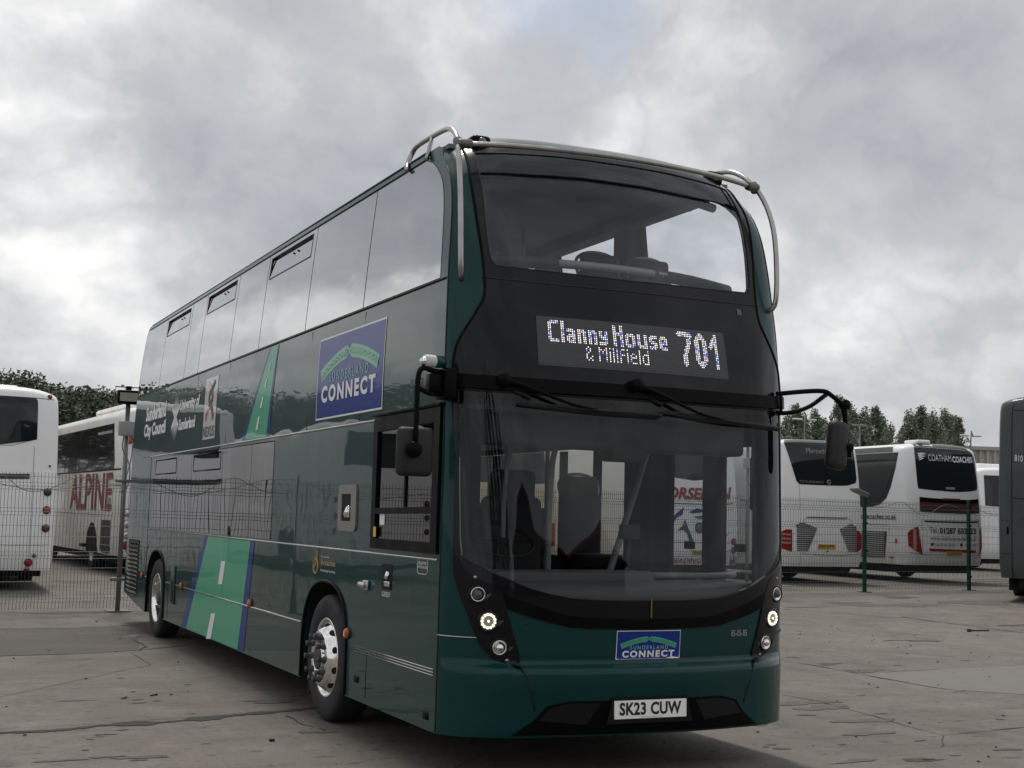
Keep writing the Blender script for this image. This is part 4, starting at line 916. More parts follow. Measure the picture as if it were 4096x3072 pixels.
MB().lathe([(0, .09), (.03, .09), (.035, .08), (.035, .0), (.02, -.02)], (1.64, .19, 2.14), (1, -.25, -.02), 16).build('mirror_pivot', satin_black, m2)

# wipers
for s_, pv_, el, b0, b1 in ((0, (625, 1385), (930, 1500), (700, 1493), (1393, 1556)), (1, (1262, 1412), (1560, 1548), (1400, 1533), (1960, 1618))):
    def at_(q, off_=.06, gg=(-.3, 2.3)):
        g_ = F([q], K1, gg)[0]; return FR.P(*g_)+FR.N(*g_)*off_
    A, E_, B0, B1 = at_(pv_, .055, (-.9, 2.4)), at_(el, .07), at_(b0, .045), at_(b1, .045)
    mid = at_(((b0[0]+b1[0])/2+30, (b0[1]+b1[1])/2+8), .055)
    wp = MB().tube([A, A+(E_-A)*.35+np.array([0, -.012, .01]), E_, mid], [.024, .021, .016, .013, .012, .011, .010, .010, .010, .010], 8).build('wiper', satin_black, bus)
    MB().lathe([(.0, .05), (.030, .05), (.040, .035), (.042, -.03)], A, (0, -1, .1), 20).build('wiper_pivot', satin_black, wp)
    bd = MB().tube([B0, B0+(mid-B0)*.5+np.array([0, -.012, 0]), mid, B1+(mid-B1)*.5+np.array([0, -.012, 0]), B1], [.006]*3+[.011]*10+[.006]*4, 6); bd.tube([B0+np.array([0, .015, -.014]), mid+np.array([0, .012, -.014]), B1+np.array([0, .015, -.014])], .007, 4); bd.build('wiper_blade', rubber, wp)
    st_ = at_((el[0]-80, el[1]+0), .03); MB().tube([A+np.array([.02, .03, -.03]), A+(mid-A)*.30+np.array([0, .02, -.055])], .012, 6).build('wiper_hose', rubber, wp)

# ------------------------------------------------------------------ ground
def ground_sheet():
    xs = np.r_[np.linspace(-300, -20, 12), np.linspace(-18, 40, 59), np.linspace(45, 400, 14)]; ys = np.r_[np.linspace(-60, -9, 10), np.linspace(-8, 45, 54), np.linspace(50, 600, 16)]
    X, Y = np.meshgrid(xs, ys); Z = gz(X, Y); n = len(xs)
    V = np.stack([X, Y, Z], -1).reshape(-1, 3); f = [(i*n+k, i*n+k+1, (i+1)*n+k+1, (i+1)*n+k) for i in range(len(ys)-1) for k in range(n-1)]
    return V, f
m = bpy.data.materials.new('yard_concrete'); m.use_nodes = True; t = m.node_tree; b = t.nodes['Principled BSDF']; l = t.links.new
tc = t.nodes.new('ShaderNodeTexCoord')
def nz(sc, det, rough=.6, stretch=None, off=(0, 0, 0), rot=0):
    mp = t.nodes.new('ShaderNodeMapping'); mp.inputs['Location'].default_value = off; mp.inputs['Rotation'].default_value = (0, 0, rot); mp.inputs['Scale'].default_value = stretch or (1, 1, 1); l(tc.outputs['Object'], mp.inputs[0])
    n = t.nodes.new('ShaderNodeTexNoise'); n.inputs['Scale'].default_value = sc; n.inputs['Detail'].default_value = det; n.inputs['Roughness'].default_value = rough; l(mp.outputs[0], n.inputs['Vector']); return n.outputs[0]
def mr(v, a, b_, c, d):
    n = t.nodes.new('ShaderNodeMapRange'); n.inputs[1].default_value = a; n.inputs[2].default_value = b_; n.inputs[3].default_value = c; n.inputs[4].default_value = d; l(v, n.inputs[0]); return n.outputs[0]
def mu(a, b_, op='MULTIPLY'):
    n = t.nodes.new('ShaderNodeMath'); n.operation = op
    for i, v in enumerate((a, b_)):
        if isinstance(v, (int, float)): n.inputs[i].default_value = v
        else: l(v, n.inputs[i])
    return n.outputs[0]
big = mr(nz(.22, 6), .3, .7, .82, 1.14); mid = mr(nz(1.6, 10, .70, (1, .7, 1), rot=.5), .3, .7, .80, 1.16); fine = mr(nz(34, 8, .85), .30, .70, .70, 1.30)
blot = mr(nz(.9, 10, .74, (1, .62, 1), (4, 9, 0), .35), .55, .66, 1.0, .70)      # oil and tyre stains
spots = mu(mr(nz(5.5, 4, .55, (.6, 1.3, 1), (14, 2, 0), .25), .64, .68, 1.0, .50), mr(nz(11, 3, .5, (.7, 1.2, 1), (4, 12, 0), -.3), .66, .70, 1.0, .50))          # small dark spots
pit = mr(nz(18, 5, .7), .62, .70, 1.0, .50)
pale = mr(nz(2.6, 9, .75, (1, 1, 1), (1, 22, 0)), .52, .66, 1.0, 1.22)
streak = mr(nz(1.4, 10, .75, (.35, 2.2, 1), (3, 3, 0), -.1), .53, .66, 1.0, .72)
v = mu(mu(mu(big, mid), mu(fine, blot)), mu(mu(spots, pit), mu(pale, streak)))
rgb = t.nodes.new('ShaderNodeVectorMath'); rgb.operation = 'SCALE'; rgb.inputs[0].default_value = (.150, .137, .118); l(v, rgb.inputs['Scale']); l(rgb.outputs[0], b.inputs['Base Color'])
l(mr(nz(1.6, 8), .3, .7, .62, .85), b.inputs['Roughness']); b.inputs['Specular IOR Level'].default_value = .3
bp = t.nodes.new('ShaderNodeBump'); bp.inputs['Distance'].default_value = .012; hh = mu(mu(nz(9, 8, .7), .6), mu(nz(60, 3, .6), .45), 'ADD'); hh = mu(hh, mu(spots, .25), 'ADD'); l(hh, bp.inputs['Height']); l(bp.outputs[0], b.inputs['Normal'])
V, f = ground_sheet(); go = mkobj('ground', V, f, m, smooth=True); go['kind'] = 'structure'
def gnd(p, k):
    uv = K(*p, *k); q = onplane(uv, 2, 0.0)
    for _ in range(6): q = onplane(uv, 2, float(gz(q[0], q[1])))
    return q
def gp3(x, y, h): return (x, y, float(gz(x, y))+h)
G1 = (1.7015, 0, 2300); G2 = (1.902, 3000, 2200)
# joints and cracks between the slabs
crack_m = mat('crack_dirt', (.030, .027, .023), .95, var=(14, .35)); slab_m = mat('slab_stain', (.078, .072, .064), .85, var=(1.3, .5, 10), bump=[(30, .004)]); slab_l = mat('slab_pale', (.155, .146, .131), .85, var=(3.5, .16), bump=[(30, .004)])
def crack(pts, w0, w1, jag, mb, st=.10):
    P = [np.array(p[:2]) for p in pts]; o = []
    for i in range(len(P)-1):
        n_ = max(2, int(np.linalg.norm(P[i+1]-P[i])/st)); o += [P[i]+(P[i+1]-P[i])*k/n_ for k in range(n_)]
    o.append(P[-1]); o = np.array(o); d = np.gradient(o, axis=0); d /= np.linalg.norm(d, axis=1)[:, None]+1e-9; nn2 = np.c_[-d[:, 1], d[:, 0]]
    wob = np.cumsum(RNG.normal(0, jag*.2, len(o))); wob -= np.linspace(wob[0], wob[-1], len(o)); o = o+nn2*wob[:, None]
    wdt = np.abs(np.convolve(RNG.normal(0, 1, len(o)+4), np.ones(5)/5, 'valid'))*(w1-w0)*1.6+w0
    A = [gp3(*(o[i]+nn2[i]*wdt[i]/2), .004) for i in range(len(o))]; B = [gp3(*(o[i]-nn2[i]*wdt[i]/2), .004) for i in range(len(o))]; n_ = len(o)
    mb.add(A+B, [(n_+i, n_+i+1, i+1, i) for i in range(n_-1)])
cm = MB(); g1 = lambda *p: [gnd(q, G1) for q in p]; g2 = lambda *p: [gnd(q, G2) for q in p]
crack(g1((-150, 1095), (0, 1078), (350, 1060), (700, 1025), (1100, 1000), (1500, 962), (1900, 930), (2150, 905)), .022, .15, .03, cm, .05)
crack(g1((0, 1050), (700, 1012), (1500, 955), (2100, 905)), .004, .010, .006, cm)
crack(g1((-60, 842), (0, 833), (500, 725), (860, 645), (1025, 615), (900, 535)), .006, .012, .005, cm)
crack(g1((-100, 556), (0, 553), (500, 540), (950, 515), (1400, 465)), .012, .03, .012, cm)
crack(g1((0, 368), (500, 362), (760, 352), (1010, 330)), .01, .04, .02, cm); crack(g1((1950, 960), (2080, 1020), (2212, 1060)), .006, .02, .03, cm, .04)
crack(g1((950, 515), (1000, 490), (900, 440)), .01, .03, .03, cm, .05)
crack(g2((240, 1102), (500, 1150), (950, 1268), (1200, 1345), (1470, 1412), (1750, 1385), (2085, 1350)), .006, .016, .008, cm); crack(g2((1470, 1412), (1460, 1500)), .004, .010, .02, cm, .04)
crack(g2((360, 860), (500, 880), (850, 945), (1300, 1030), (1500, 1062)), .006, .022, .02, cm); crack(g2((850, 945), (1180, 925), (1600, 900), (2085, 875), (2300, 862)), .008, .016, .006, cm)
crack(g2((1150, 510), (1600, 570), (2085, 632)), .02, .05, .02, cm); crack(g2((1900, 578), (2085, 570), (2300, 560)), .02, .10, .03, cm)
crack(g2((250, 455), (440, 457)), .02, .08, .03, cm); crack(g2((1050, 690), (1240, 690), (1480, 700)), .01, .05, .03, cm)
crack([(-2.0, -.5), (-1.2, .4), (-.6, 1.1)], .005, .012, .03, cm)
cr_o = cm.build('slab_joints', crack_m); cr_o['kind'] = 'structure'
def sheet(name, pts, m_, h):
    o = []
    for i in range(len(pts)):
        a, b_ = np.array(pts[i][:2]), np.array(pts[(i+1) % len(pts)][:2]); n_ = max(1, int(np.linalg.norm(b_-a)/.25))
        for k in range(n_): q = a+(b_-a)*k/n_; o.append(gp3(q[0], q[1], h))
    class Gc:
        def P(s, a, b): return np.stack([a, b, gz(a, b)], -1)
        def N(s, a, b): return np.stack([0*np.asarray(a, float), 0*np.asarray(a, float), 1+0*np.asarray(a, float)], -1)
    x = patch(name, Gc(), [[(q[0], q[1]) for q in o]], m_, off=h, step=.8, estep=.5); x['kind'] = 'structure'; return x
sheet('slab_patch', g1((-120, 556), (-120, 368), (500, 362), (760, 352), (960, 380), (940, 440), (950, 513), (500, 538)), slab_m, .0025)
sheet('slab_patch', g2((850, 945), (1180, 926), (1600, 901), (2085, 876), (2300, 862), (2300, 1110), (2085, 1100), (1500, 1062), (1300, 1030)), slab_l, .0025)
# irregular stains
def blob(cx, cy, rx, ry, n_=26, a=0.):
    ph = RNG.uniform(0, 6.28, 6); r = lambda q: 1+.28*math.sin(2*q+ph[0])+.18*math.sin(3*q+ph[1])+.14*math.sin(5*q+ph[2])+.1*math.sin(9*q+ph[3])+.07*math.sin(14*q+ph[4])
    return [(cx+rx*r(q)*math.cos(q)*math.cos(a)-ry*r(q)*math.sin(q)*math.sin(a), cy+rx*r(q)*math.cos(q)*math.sin(a)+ry*r(q)*math.sin(q)*math.cos(a)) for q in np.linspace(0, 2*math.pi, n_+1)[:-1]]
stain_m = mat('oil_stain', (.040, .037, .033), .7, var=(6, .3), bump=[(30, .004)]); stain_l = mat('damp_stain', (.080, .074, .066), .75, var=(5, .2), bump=[(30, .004)])
st1, st2 = MB(), MB()
def stain(p, k, rx, ry, mb_, a=0.):
    q = gnd(p, k); n_ = 26; B = blob(q[0], q[1], rx, ry, n_, a); hh_ = .003 if mb_ is st1 else .0036
    mb_.add([gp3(x, y, hh_) for x, y in B]+[gp3(q[0], q[1], hh_)], [(n_, i, (i+1) % n_) for i in range(n_)])
for p, k, rx, ry, w_ in [((930, 850), G1, .05, .02, 1), ((950, 872), G1, .06, .02, 1), ((1065, 858), G1, .04, .02, 1), ((1278, 748), G1, .04, .02, 1), ((820, 703), G1, .03, .02, 1), ((710, 1087), G1, .06, .03, 1), ((615, 1120), G1, .02, .02, 1), ((830, 1056), G1, .05, .02, 0),
        ((720, 1240), G1, .09, .035, 0), ((960, 1243), G1, .22, .035, 0), ((400, 1265), G1, .13, .03, 0), ((500, 857), G1, .18, .02, 0), ((1850, 860), G1, .25, .1, 0), ((2150, 1070), G1, .13, .05, 0), ((300, 255), G1, .8, .25, 0), ((850, 395), G1, .5, .2, 0), ((1400, 1150), G1, .03, .012, 1), ((580, 1193), G1, .03, .015, 1), ((940, 1262), G1, .05, .02, 1),
        ((600, 868), G2, .16, .10, 1), ((880, 918), G2, .30, .12, 0), ((330, 818), G2, .10, .06, 1), ((1290, 1592), G2, .11, .05, 1), ((1330, 1603), G2, .12, .04, 1), ((1290, 1452), G2, .05, .025, 1), ((1960, 1520), G2, .11, .035, 1), ((1560, 1566), G2, .04, .02, 1), ((240, 1514), G2, .07, .03, 1), ((165, 1482), G2, .05, .02, 1), ((120, 1500), G2, .03, .02, 1), ((1060, 690), G2, .14, .05, 1), ((1340, 690), G2, .3, .09, 0), ((1720, 400), G2, 1.1, .5, 0), ((1930, 390), G2, .9, .3, 0), ((1100, 420), G2, .9, .4, 0), ((1150, 362), G2, .4, .25, 1), ((740, 402), G2, .6, .15, 0), ((430, 1258), G2, .09, .03, 1), ((850, 1108), G2, .04, .02, 1), ((990, 1245), G2, .05, .02, 1), ((890, 1300), G2, .25, .10, 0), ((560, 1200), G2, .3, .12, 0), ((420, 1165), G2, .35, .10, 0), ((900, 1400), G2, .2, .06, 0), ((30, 1335), G2, .10, .04, 1), ((700, 1480), G2, .04, .02, 1), ((1900, 1290), G2, .04, .02, 1), ((820, 1605), G2, .18, .05, 0), ((620, 580), G2, .05, .03, 1), ((370, 622), G2, .05, .03, 1), ((430, 435), G2, .5, .12, 0), ((1640, 842), G2, .06, .03, 1), ((1120, 880), G2, .06, .03, 1)]:
    stain(p, k, rx, ry, st1 if w_ else st2)
o = st1.build('oil_stains', stain_m); o['kind'] = 'structure'; o = st2.build('damp_stains', stain_l); o['kind'] = 'structure'
# grit
gr = MB()
for _ in range(420):
    x, y = (RNG.uniform(-5, 9), RNG.uniform(-2, 14)) if _ % 3 else (RNG.uniform(3, 16), RNG.uniform(-2, 16))
    r = RNG.uniform(.004, .014); z0 = float(gz(x, y)); a = RNG.uniform(0, 6.28); c_, s_ = math.cos(a), math.sin(a)
    vs = [(x+r*(c_*px-s_*py)*RNG.uniform(.7, 1.4), y+r*(s_*px+c_*py)*RNG.uniform(.7, 1.3), z0+pz*r) for px, py, pz in ((-1, -1, 0), (1, -1, 0), (1, 1, 0), (-1, 1, 0), (-.5, -.4, 1), (.6, -.3, .8), (.4, .6, 1), (-.6, .5, .7))]
    gr.add(vs, [(4, 5, 6, 7), (0, 1, 5, 4), (1, 2, 6, 5), (2, 3, 7, 6), (3, 0, 4, 7)])
tag(gr.build('grit', mat('grit_dark', (.05, .048, .045), .9)), 'loose dark grit scattered over the concrete yard', 'grit', kind='stuff')
q = gnd((1750, 622), G2); bo = MB().tube([(q[0]-.18, q[1]+.02, q[2]+.02), (q[0]+.17, q[1]-.01, q[2]+.02)], .012, 8, smooth=0).box((q[0]-.22, q[1], q[2]), (q[0]-.16, q[1]+.05, q[2]+.045), bev=.008).build('bolt', mat('rusty_black', (.03, .028, .026), .6))
tag(bo, 'long dark bolt lying on the open concrete in front of the grey bus', 'bolt')
def litter(name, p, k, pts, m_, lab, cat, lift=.01):
    q = gnd(p, k); V = [(q[0]+x, q[1]+y, q[2]+.004+z) for x, y, z in pts]+[(q[0]+x, q[1]+y, q[2]+.002) for x, y, z in pts]; n_ = len(pts)
    tag(mkobj(name, V, [tuple(range(n_)), tuple(range(2*n_-1, n_-1, -1))]+[(i, n_+i, n_+(i+1) % n_, (i+1) % n_) for i in range(n_)], m_), lab, cat)
paper = mat('paper_white', (.6, .6, .58), .7); leafm = mat('dry_leaf', (.30, .24, .15), .8); bcap = mat('blue_plastic', (.02, .02, .10), .4)
litter('paper_scrap', (910, 421), G1, [(-.12, -.03, .01), (.02, -.05, .03), (.13, .0, .012), (.05, .06, .02), (-.10, .04, .004)], paper, 'crumpled white paper scrap on the ground beside the rear wheel of the green bus', 'litter')
litter('leaf', (840, 843), G1, [(-.035, 0, .0), (-.01, -.02, .012), (.03, -.005, .02), (.012, .02, .006)], leafm, 'small pale curled dry leaf on the concrete', 'leaf')
litter('leaf', (900, 797), G1, [(-.03, 0, .0), (0, -.015, .006), (.03, 0, .004), (0, .015, .01)], leafm, 'flat dry leaf just behind the curled pale one on the concrete', 'leaf')
litter('bottle_cap', (1850, 1133), G1, [(-.018, -.010, .014), (.018, -.010, .014), (.018, .012, .014), (-.018, .012, .014)], bcap, 'dark blue plastic cap on the concrete in front of the long crack', 'cap')
litter('twig', (1050, 822), G1, [(-.04, -.02, .006), (-.038, -.026, .006), (.03, .012, .012), (.028, .018, .012)], crack_m, 'short dark twig lying beside the dry leaves on the concrete', 'twig')

# ------------------------------------------------------------------ mesh fence
P0 = np.array((-1.1, 13.65)); P1 = np.array((15.5, 16.64)); P2 = np.array((19.19, 17.33)); e_ = (P2-P1)/np.linalg.norm(P2-P1)
posts = [P0-np.array((.983, .175))*3.0*k for k in (4, 3, 2, 1)]+[P0]+[P0+(P1-P0)*k/5 for k in (1, 2, 3, 4)]+[P1, P2, P2+e_*3.75, P2+e_*7.5]
wire = mat('fence_wire', (.030, .045, .042), .5, metal=.3); postm = mat('green_post', (.012, .055, .038), .45, coat=.3, var=(5, .2)); galv = mat('galvanised', (.20, .21, .21), .45, metal=.6, var=(8, .2))
FH = 2.03
fence = tag(empty('mesh_fence', (P0[0], P0[1], 0)), 'dark welded mesh security fence running across the yard behind the green bus', 'fence')
inv_f = lambda o: (setattr(o, 'parent', fence), setattr(o, 'matrix_parent_inverse', Matrix.Translation((-P0[0], -P0[1], 0))))
folds = [(.16, .20), (.82, .86), (1.45, 1.49), (1.83, 1.87)]
for i in range(len(posts)-1):
    A, B = posts[i], posts[i+1]; L_ = np.linalg.norm(B-A); u = (B-A)/L_; nrm = np.array([u[1], -u[0]]); mb_ = MB(); z0 = float(gz(*A)); z1_ = float(gz(*B))
    rr = .0032
    def bar(p, q, r):
        p, q = np.array(p), np.array(q); d = q-p; d = d/np.linalg.norm(d); a_ = np.cross(d, [nrm[0], nrm[1], 0]); a_ = a_/np.linalg.norm(a_)*r; n3 = np.array([nrm[0], nrm[1], 0])*r
        mb_.add([p-a_-n3, p+a_-n3, p+n3*1.2, q-a_-n3, q+a_-n3, q+n3*1.2], [(0, 1, 4, 3), (1, 2, 5, 4), (2, 0, 3, 5)])
    zl = [.05]; 
    prof = [(.05, 0), (.15, 0), (.20, .035), (.25, 0), (.78, 0), (.83, .035), (.88, 0), (1.41, 0), (1.46, .035), (1.51, 0), (1.78, 0), (1.83, .035), (1.88, 0), (FH, 0)]
    nV = int(L_/.05)
    for k in range(1, nV):
        s = L_*k/nV; b0 = A+u*s; zb = z0+(z1_-z0)*s/L_
        for (za, da), (zc_, dc) in zip(prof[:-1], prof[1:]):
            bar((*(b0+nrm*da), zb+za), (*(b0+nrm*dc), zb+zc_), rr)
    for zh, dh in prof[1:-1]+[(.45, 0), (.64, 0), (1.10, 0), (1.26, 0), (1.64, 0), (1.97, 0)]:
        if zh in (.15, .25, .78, .88, 1.41, 1.51, 1.78, 1.88, .20, .83, 1.46, 1.83, .45, .64, 1.10, 1.26, 1.97): bar((*(A+nrm*dh), z0+zh), (*(B+nrm*dh), z1_+zh), rr*1.1)
    inv_f(mb_.build('mesh_panel', wire))
for i, p in enumerate(posts):
    if i == 4: continue
    z = float(gz(*p)); mb_ = MB(); M_ = Matrix.Translation((p[0], p[1], z)) @ Matrix.Rotation(math.atan2(e_[1], e_[0]), 4, 'Z')
    mb_.box((-.035, .012, 0), (.035, .082, FH+.10), M=M_, bev=.006); mb_.box((-.13, -.05, 0), (.13, .15, .012), M=M_)
    for h in (.3, .9, 1.5, 1.95): mb_.box((-.045, -.012, h), (.045, .012, h+.04), M=M_)
    inv_f(mb_.build('post', postm))
# loose cable along the fence top
cb = MB()
for A, B, r in ((posts[2], P0, .012), (posts[3], P0, .01), (P0, posts[5], .01), (posts[9], posts[10], .014), (posts[10], posts[11], .014)):
    n_ = 12; P = [(*(A+(B-A)*k/n_+np.array([.0, -.05])), float(gz(*A))+1.90+.16*math.cos(k*1.05+A[0])*math.sin(math.pi*k/n_)+RNG.uniform(-.02, .02)) for k in range(n_+1)]; cb.tube(P, .006, 6)
inv_f(cb.build('cable', galv))
def lit_post(name, p, top, box_z, label, seedn):
    z = float(gz(*p)); r = tag(empty(name, (p[0], p[1], z)), label, 'light post'); M0 = Matrix.Identity(4)
    MB().tube([(0, -.08, 0), (0, -.08, top)], .036, 12, smooth=0).box((-.17, -.24, 0), (.17, .06, .015)).build('pole', galv, r)
    for h in (.45, 1.92): MB().box((-.12, -.13, h), (.12, .0, h+.05), bev=.01).tube([(-.14, -.10, h+.02), (.14, -.10, h+.02)], .012, 6).build('bracket', galv, r)
    MB().box((-.135, -.19, box_z), (.135, -.11, box_z+.22), bev=.012).build('junction_box', mat('box_grey', (.36, .365, .37), .5), r)
    c_ = MB(); c_.tube([(-.05, -.15, box_z), (-.06, -.15, box_z-.2), (.06, -.13, box_z-.45), (.05, -.12, box_z-.75), (-.06, -.12, box_z-.85)], .009, 6); c_.tube([(.07, -.15, box_z), (.08, -.15, box_z-.3), (.0, -.12, box_z-.7)], .008, 6); split_build(c_, 'cable', mat('cable_grey', (.2, .2, .2), .6), r)
    fl_ = MB().box((-.175, -.20, top-.02), (.175, -.06, top+.19), bev=.02).box((-.04, -.10, top+.18), (.04, -.02, top+.26), bev=.01).tube([(-.19, -.10, top+.04), (-.20, -.10, top+.24), (.20, -.10, top+.24), (.19, -.10, top+.04)], .010, 6, smooth=0).build('floodlight', satin_black, r)
    MB().box((-.145, -.208, top+.02), (.145, -.199, top+.15)).build('lens', mat('flood_lens', (.34, .33, .27), .25, coat=.6), fl_)
    return r
lit_post('light_post', P0, 3.12, 2.62, 'galvanised light post beside the rear corner of the green bus', 0)
lit_post('light_post', posts[8]+np.array([-.4, -.1]), 3.25, 2.58, 'galvanised light post seen through the front windscreen of the green bus', 1)
z = float(gz(*P1)); fl_ = tag(empty('floodlight', (P1[0], P1[1]-.03, z+FH+.12)), 'small grey floodlight tilted on top of the green fence post', 'floodlight'); Mf = Matrix.Rotation(R_(20), 4, 'Y')
MB().box((-.42, -.12, -.05), (-.02, .12, .02), M=Mf, bev=.025).build('housing', mat('flood_grey', (.18, .19, .19), .4, metal=.4), fl_); MB().box((-.40, -.10, -.056), (-.06, .10, -.050), M=Mf).build('lens', mat('flood_lens', (.34, .33, .27), .25, coat=.6), fl_); MB().box((-.04, -.03, -.06), (.03, .03, .04), bev=.006).build('bracket', galv, fl_)

# ------------------------------------------------------------------ coaches
wp = mat('coach_white', (.90, .90, .90), .35, coat=.5, var=(1.3, .04), bump=[(1.2, .003)]); wp2 = mat('coach_white_dull', (.78, .77, .74), .4, coat=.3, var=(1.6, .10), bump=[(1.2, .003)])
coach_glass = mat('coach_dark_glass', (.010, .013, .016), .06, coat=1, bump=[(1.0, .003)]); coach_glass2 = mat('coach_grey_glass', (.022, .024, .025), .10, coat=.7, bump=[(1.0, .003)])
greyp = mat('coach_grey', (.15, .155, .15), .35, coat=.4, var=(2, .06)); maroon = mat('maroon', (.10, .018, .022), .4, coat=.4); red_t = mat('red_print', (.28, .015, .02), .45); grille_m = mat('grille_dark', (.05, .052, .055), .6)
CPLAN = [(0, 0), (.3, .02), (.6, .10), (.8, .24), (.9, .40), (.96, .60), (.99, .80), (1, 1)]
class Coach:
    def __init__(c, name, label, pos, rz, L_=12.2, H=3.6, W=1.275, b0=.34, paint=wp, lean=.10, D=.30, seedc=0):
        c.root = tag(empty(name, (pos[0], pos[1], float(gz(pos[0], pos[1]))), rz), label, 'coach' if 'bus' not in name else 'bus'); c.L = L_; c.H = H
        W_ = Curve1([b0, b0+.15, 1.6, H-.7, H-.25, H-.08, H+.5], [W-.03, W, W, W-.02, W-.04, W-.07, W-.14])
        yc_ = Curve1([b0, b0+.12, .95, 1.8, H-.9, H-.3, H-.12, H, H+.14, H+.32], [.10, .02, .0, .04, .04+lean*.6, .05+lean, .09+lean, .17+lean, .33+lean, .62+lean])
        ye_ = Curve1([b0, 1.0, H-.5, H-.1, H+.32], [D+.06, D, D+.08+lean, D+.16+lean, .62+lean])
        zc_ = Curve1([b0, H-.2, H-.08, H+.04, H+.16, H+.32], [b0, H-.2, H-.09, H-.03, H-.005, H]); ze_ = Curve1([b0, H-.28, H-.12, H+.32], [b0, H-.28, H-.18, H-.10])
        c.ch = EndChart(W_, yc_, ye_, zc_, ze_, CPLAN, W, D, 4); c.tm = H+.32; c.b0 = b0; c.W_ = W_
        S_ = c.ch.S; s = np.r_[np.linspace(-S_-L_+.6, -S_, 10), np.linspace(-S_, S_, 41)[1:-1], np.linspace(S_, S_+L_-.6, 10)]; tt = np.r_[np.linspace(b0, H-.4, 14), np.linspace(H-.36, c.tm, 16)]
        SS, TT = np.meshgrid(s, tt); V = c.ch.P(SS, TT).reshape(-1, 3); n_ = len(s); f = [(i*n_+k, i*n_+k+1, (i+1)*n_+k+1, (i+1)*n_+k) for i in range(len(tt)-1) for k in range(n_-1)]
        # roof strip and front closure
        sr = np.linspace(-S_, S_, 21); Rr = []
        for y in (0, (L_-.6)*.5, L_-.6): P = c.ch.P(sr, np.full(21, c.tm)); P[:, 1] += y; Rr.append(P)
        b_ = len(V); V = np.vstack([V]+Rr); f += [(b_+i*21+k, b_+i*21+k+1, b_+(i+1)*21+k+1, b_+(i+1)*21+k) for i in range(2) for k in range(20)]
        yf = float(c.ch.P(S_+L_-.6, 1.5)[1]); b_ = len(V); zz_ = np.linspace(b0, c.H-.15, 8); V = np.vstack([V]+[np.array([(x*float(W_(z_)), yf, z_) for x in np.linspace(-1, 1, 7)]) for z_ in zz_]); f += [(b_+i*7+k+1, b_+i*7+k, b_+(i+1)*7+k, b_+(i+1)*7+k+1) for i in range(7) for k in range(6)]
        mkobj('body', V, f, paint, c.root, smooth=True)
        MB().box((-W+.15, .5, .24), (W-.15, L_-.8, b0+.06)).box((-.9, .25, .30), (.9, 1.2, b0+.05)).build('underbody', dark, c.root)
        for yw in (3.3, L_-3.0):
            for s_ in (-1, 1):
                w_ = empty('wheel'); w_.parent = c.root; o_ = (s_*(W-.02), yw, .49)
                MB().lathe([(.29, -.25), (.45, -.25), (.485, -.2), (.485, -.05), (.46, .0), (.40, .01), (.30, .0)], o_, (s_, 0, 0), 36).build('tyre', rubber, w_)
                MB().lathe([(.30, .0), (.285, -.02), (.25, -.10), (.13, -.12), (.12, -.02), (.0, -.02)], o_, (s_, 0, 0), 30).build('rim', steel, w_)
                chs = SideChart(W_, s_); ar = [(yw+.62*math.cos(a), max(b0+.005, .47+.62*math.sin(a))) for a in np.linspace(0, math.pi, 15)]; ar = [(yw+.62, b0+.004)]+ar+[(yw-.62, b0+.004)]
                patch('wheel_arch', chs, [dedupe(ar)], mat('port_black', (.003, .003, .003), .8), c.root, off=.004, step=.4)
        c.side = {s_: SideChart(W_, s_) for s_ in (-1, 1)}
    def p(c, name, poly, m_, off=.008, thick=.006, step=.15, parent=None): return patch(name, c.ch, [poly], m_, parent or c.root, off=off, thick=thick, step=step)
    def s(c, sd, name, poly, m_, off=.012, step=.22, parent=None): return patch(name, c.side[sd], [poly], m_, parent or c.root, off=off, thick=.005, step=step)
    def t(c, name, txt, x0, x1, z0, z1, m_, parent=None, off=.018, **k): return text(name, c.ch, txt, x0, x1, z0, z1, m_, parent or c.root, off=off, **k)
    def lamp(c, s, t_, r, m_, name='lamp', off=.006):
        P = c.ch.P(s, t_); n_ = c.ch.N(s, t_); o = MB().lathe([(r*1.2, off), (r*1.15, off+.018), (r, off+.02)], P, n_, 18).build('lamp_bezel', seal, None); o.parent = c.root
        q = MB().lathe([(r, off+.012), (r*.8, off+.024), (0, off+.028)], P, n_, 18).build(name, m_, c.root); return q
    def seam(c, pts, r=.004, m_=seal): return line('panel_seam', c.ch, pts, r, m_, c.root, off=.002, sub=.1)
    def sseam(c, sd, pts, r=.004, m_=seal): return line('panel_seam', c.side[sd], pts, r, m_, c.root, off=.002)
    def plate(c, s0, z0, txt):
        pl_ = c.p('number_plate', [(s0-.26, z0), (s0+.26, z0), (s0+.26, z0+.111), (s0-.26, z0+.111)], plate_y, off=.02, thick=.01); c.t('plate_text', txt, s0-.225, s0+.225, z0+.018, z0+.093, blackt, pl_, off=.0225, bold=.02); return pl_
def place(px, py, D, rz, xl):
    """ground point of a coach whose rear left (xl=-1) or right (xl=1) edge is seen at a pixel"""
    p = atdepth((px/OV, py/OV), D); return np.array([p[0]-xl*1.27*math.cos(rz), p[1]-xl*1.27*math.sin(rz)])

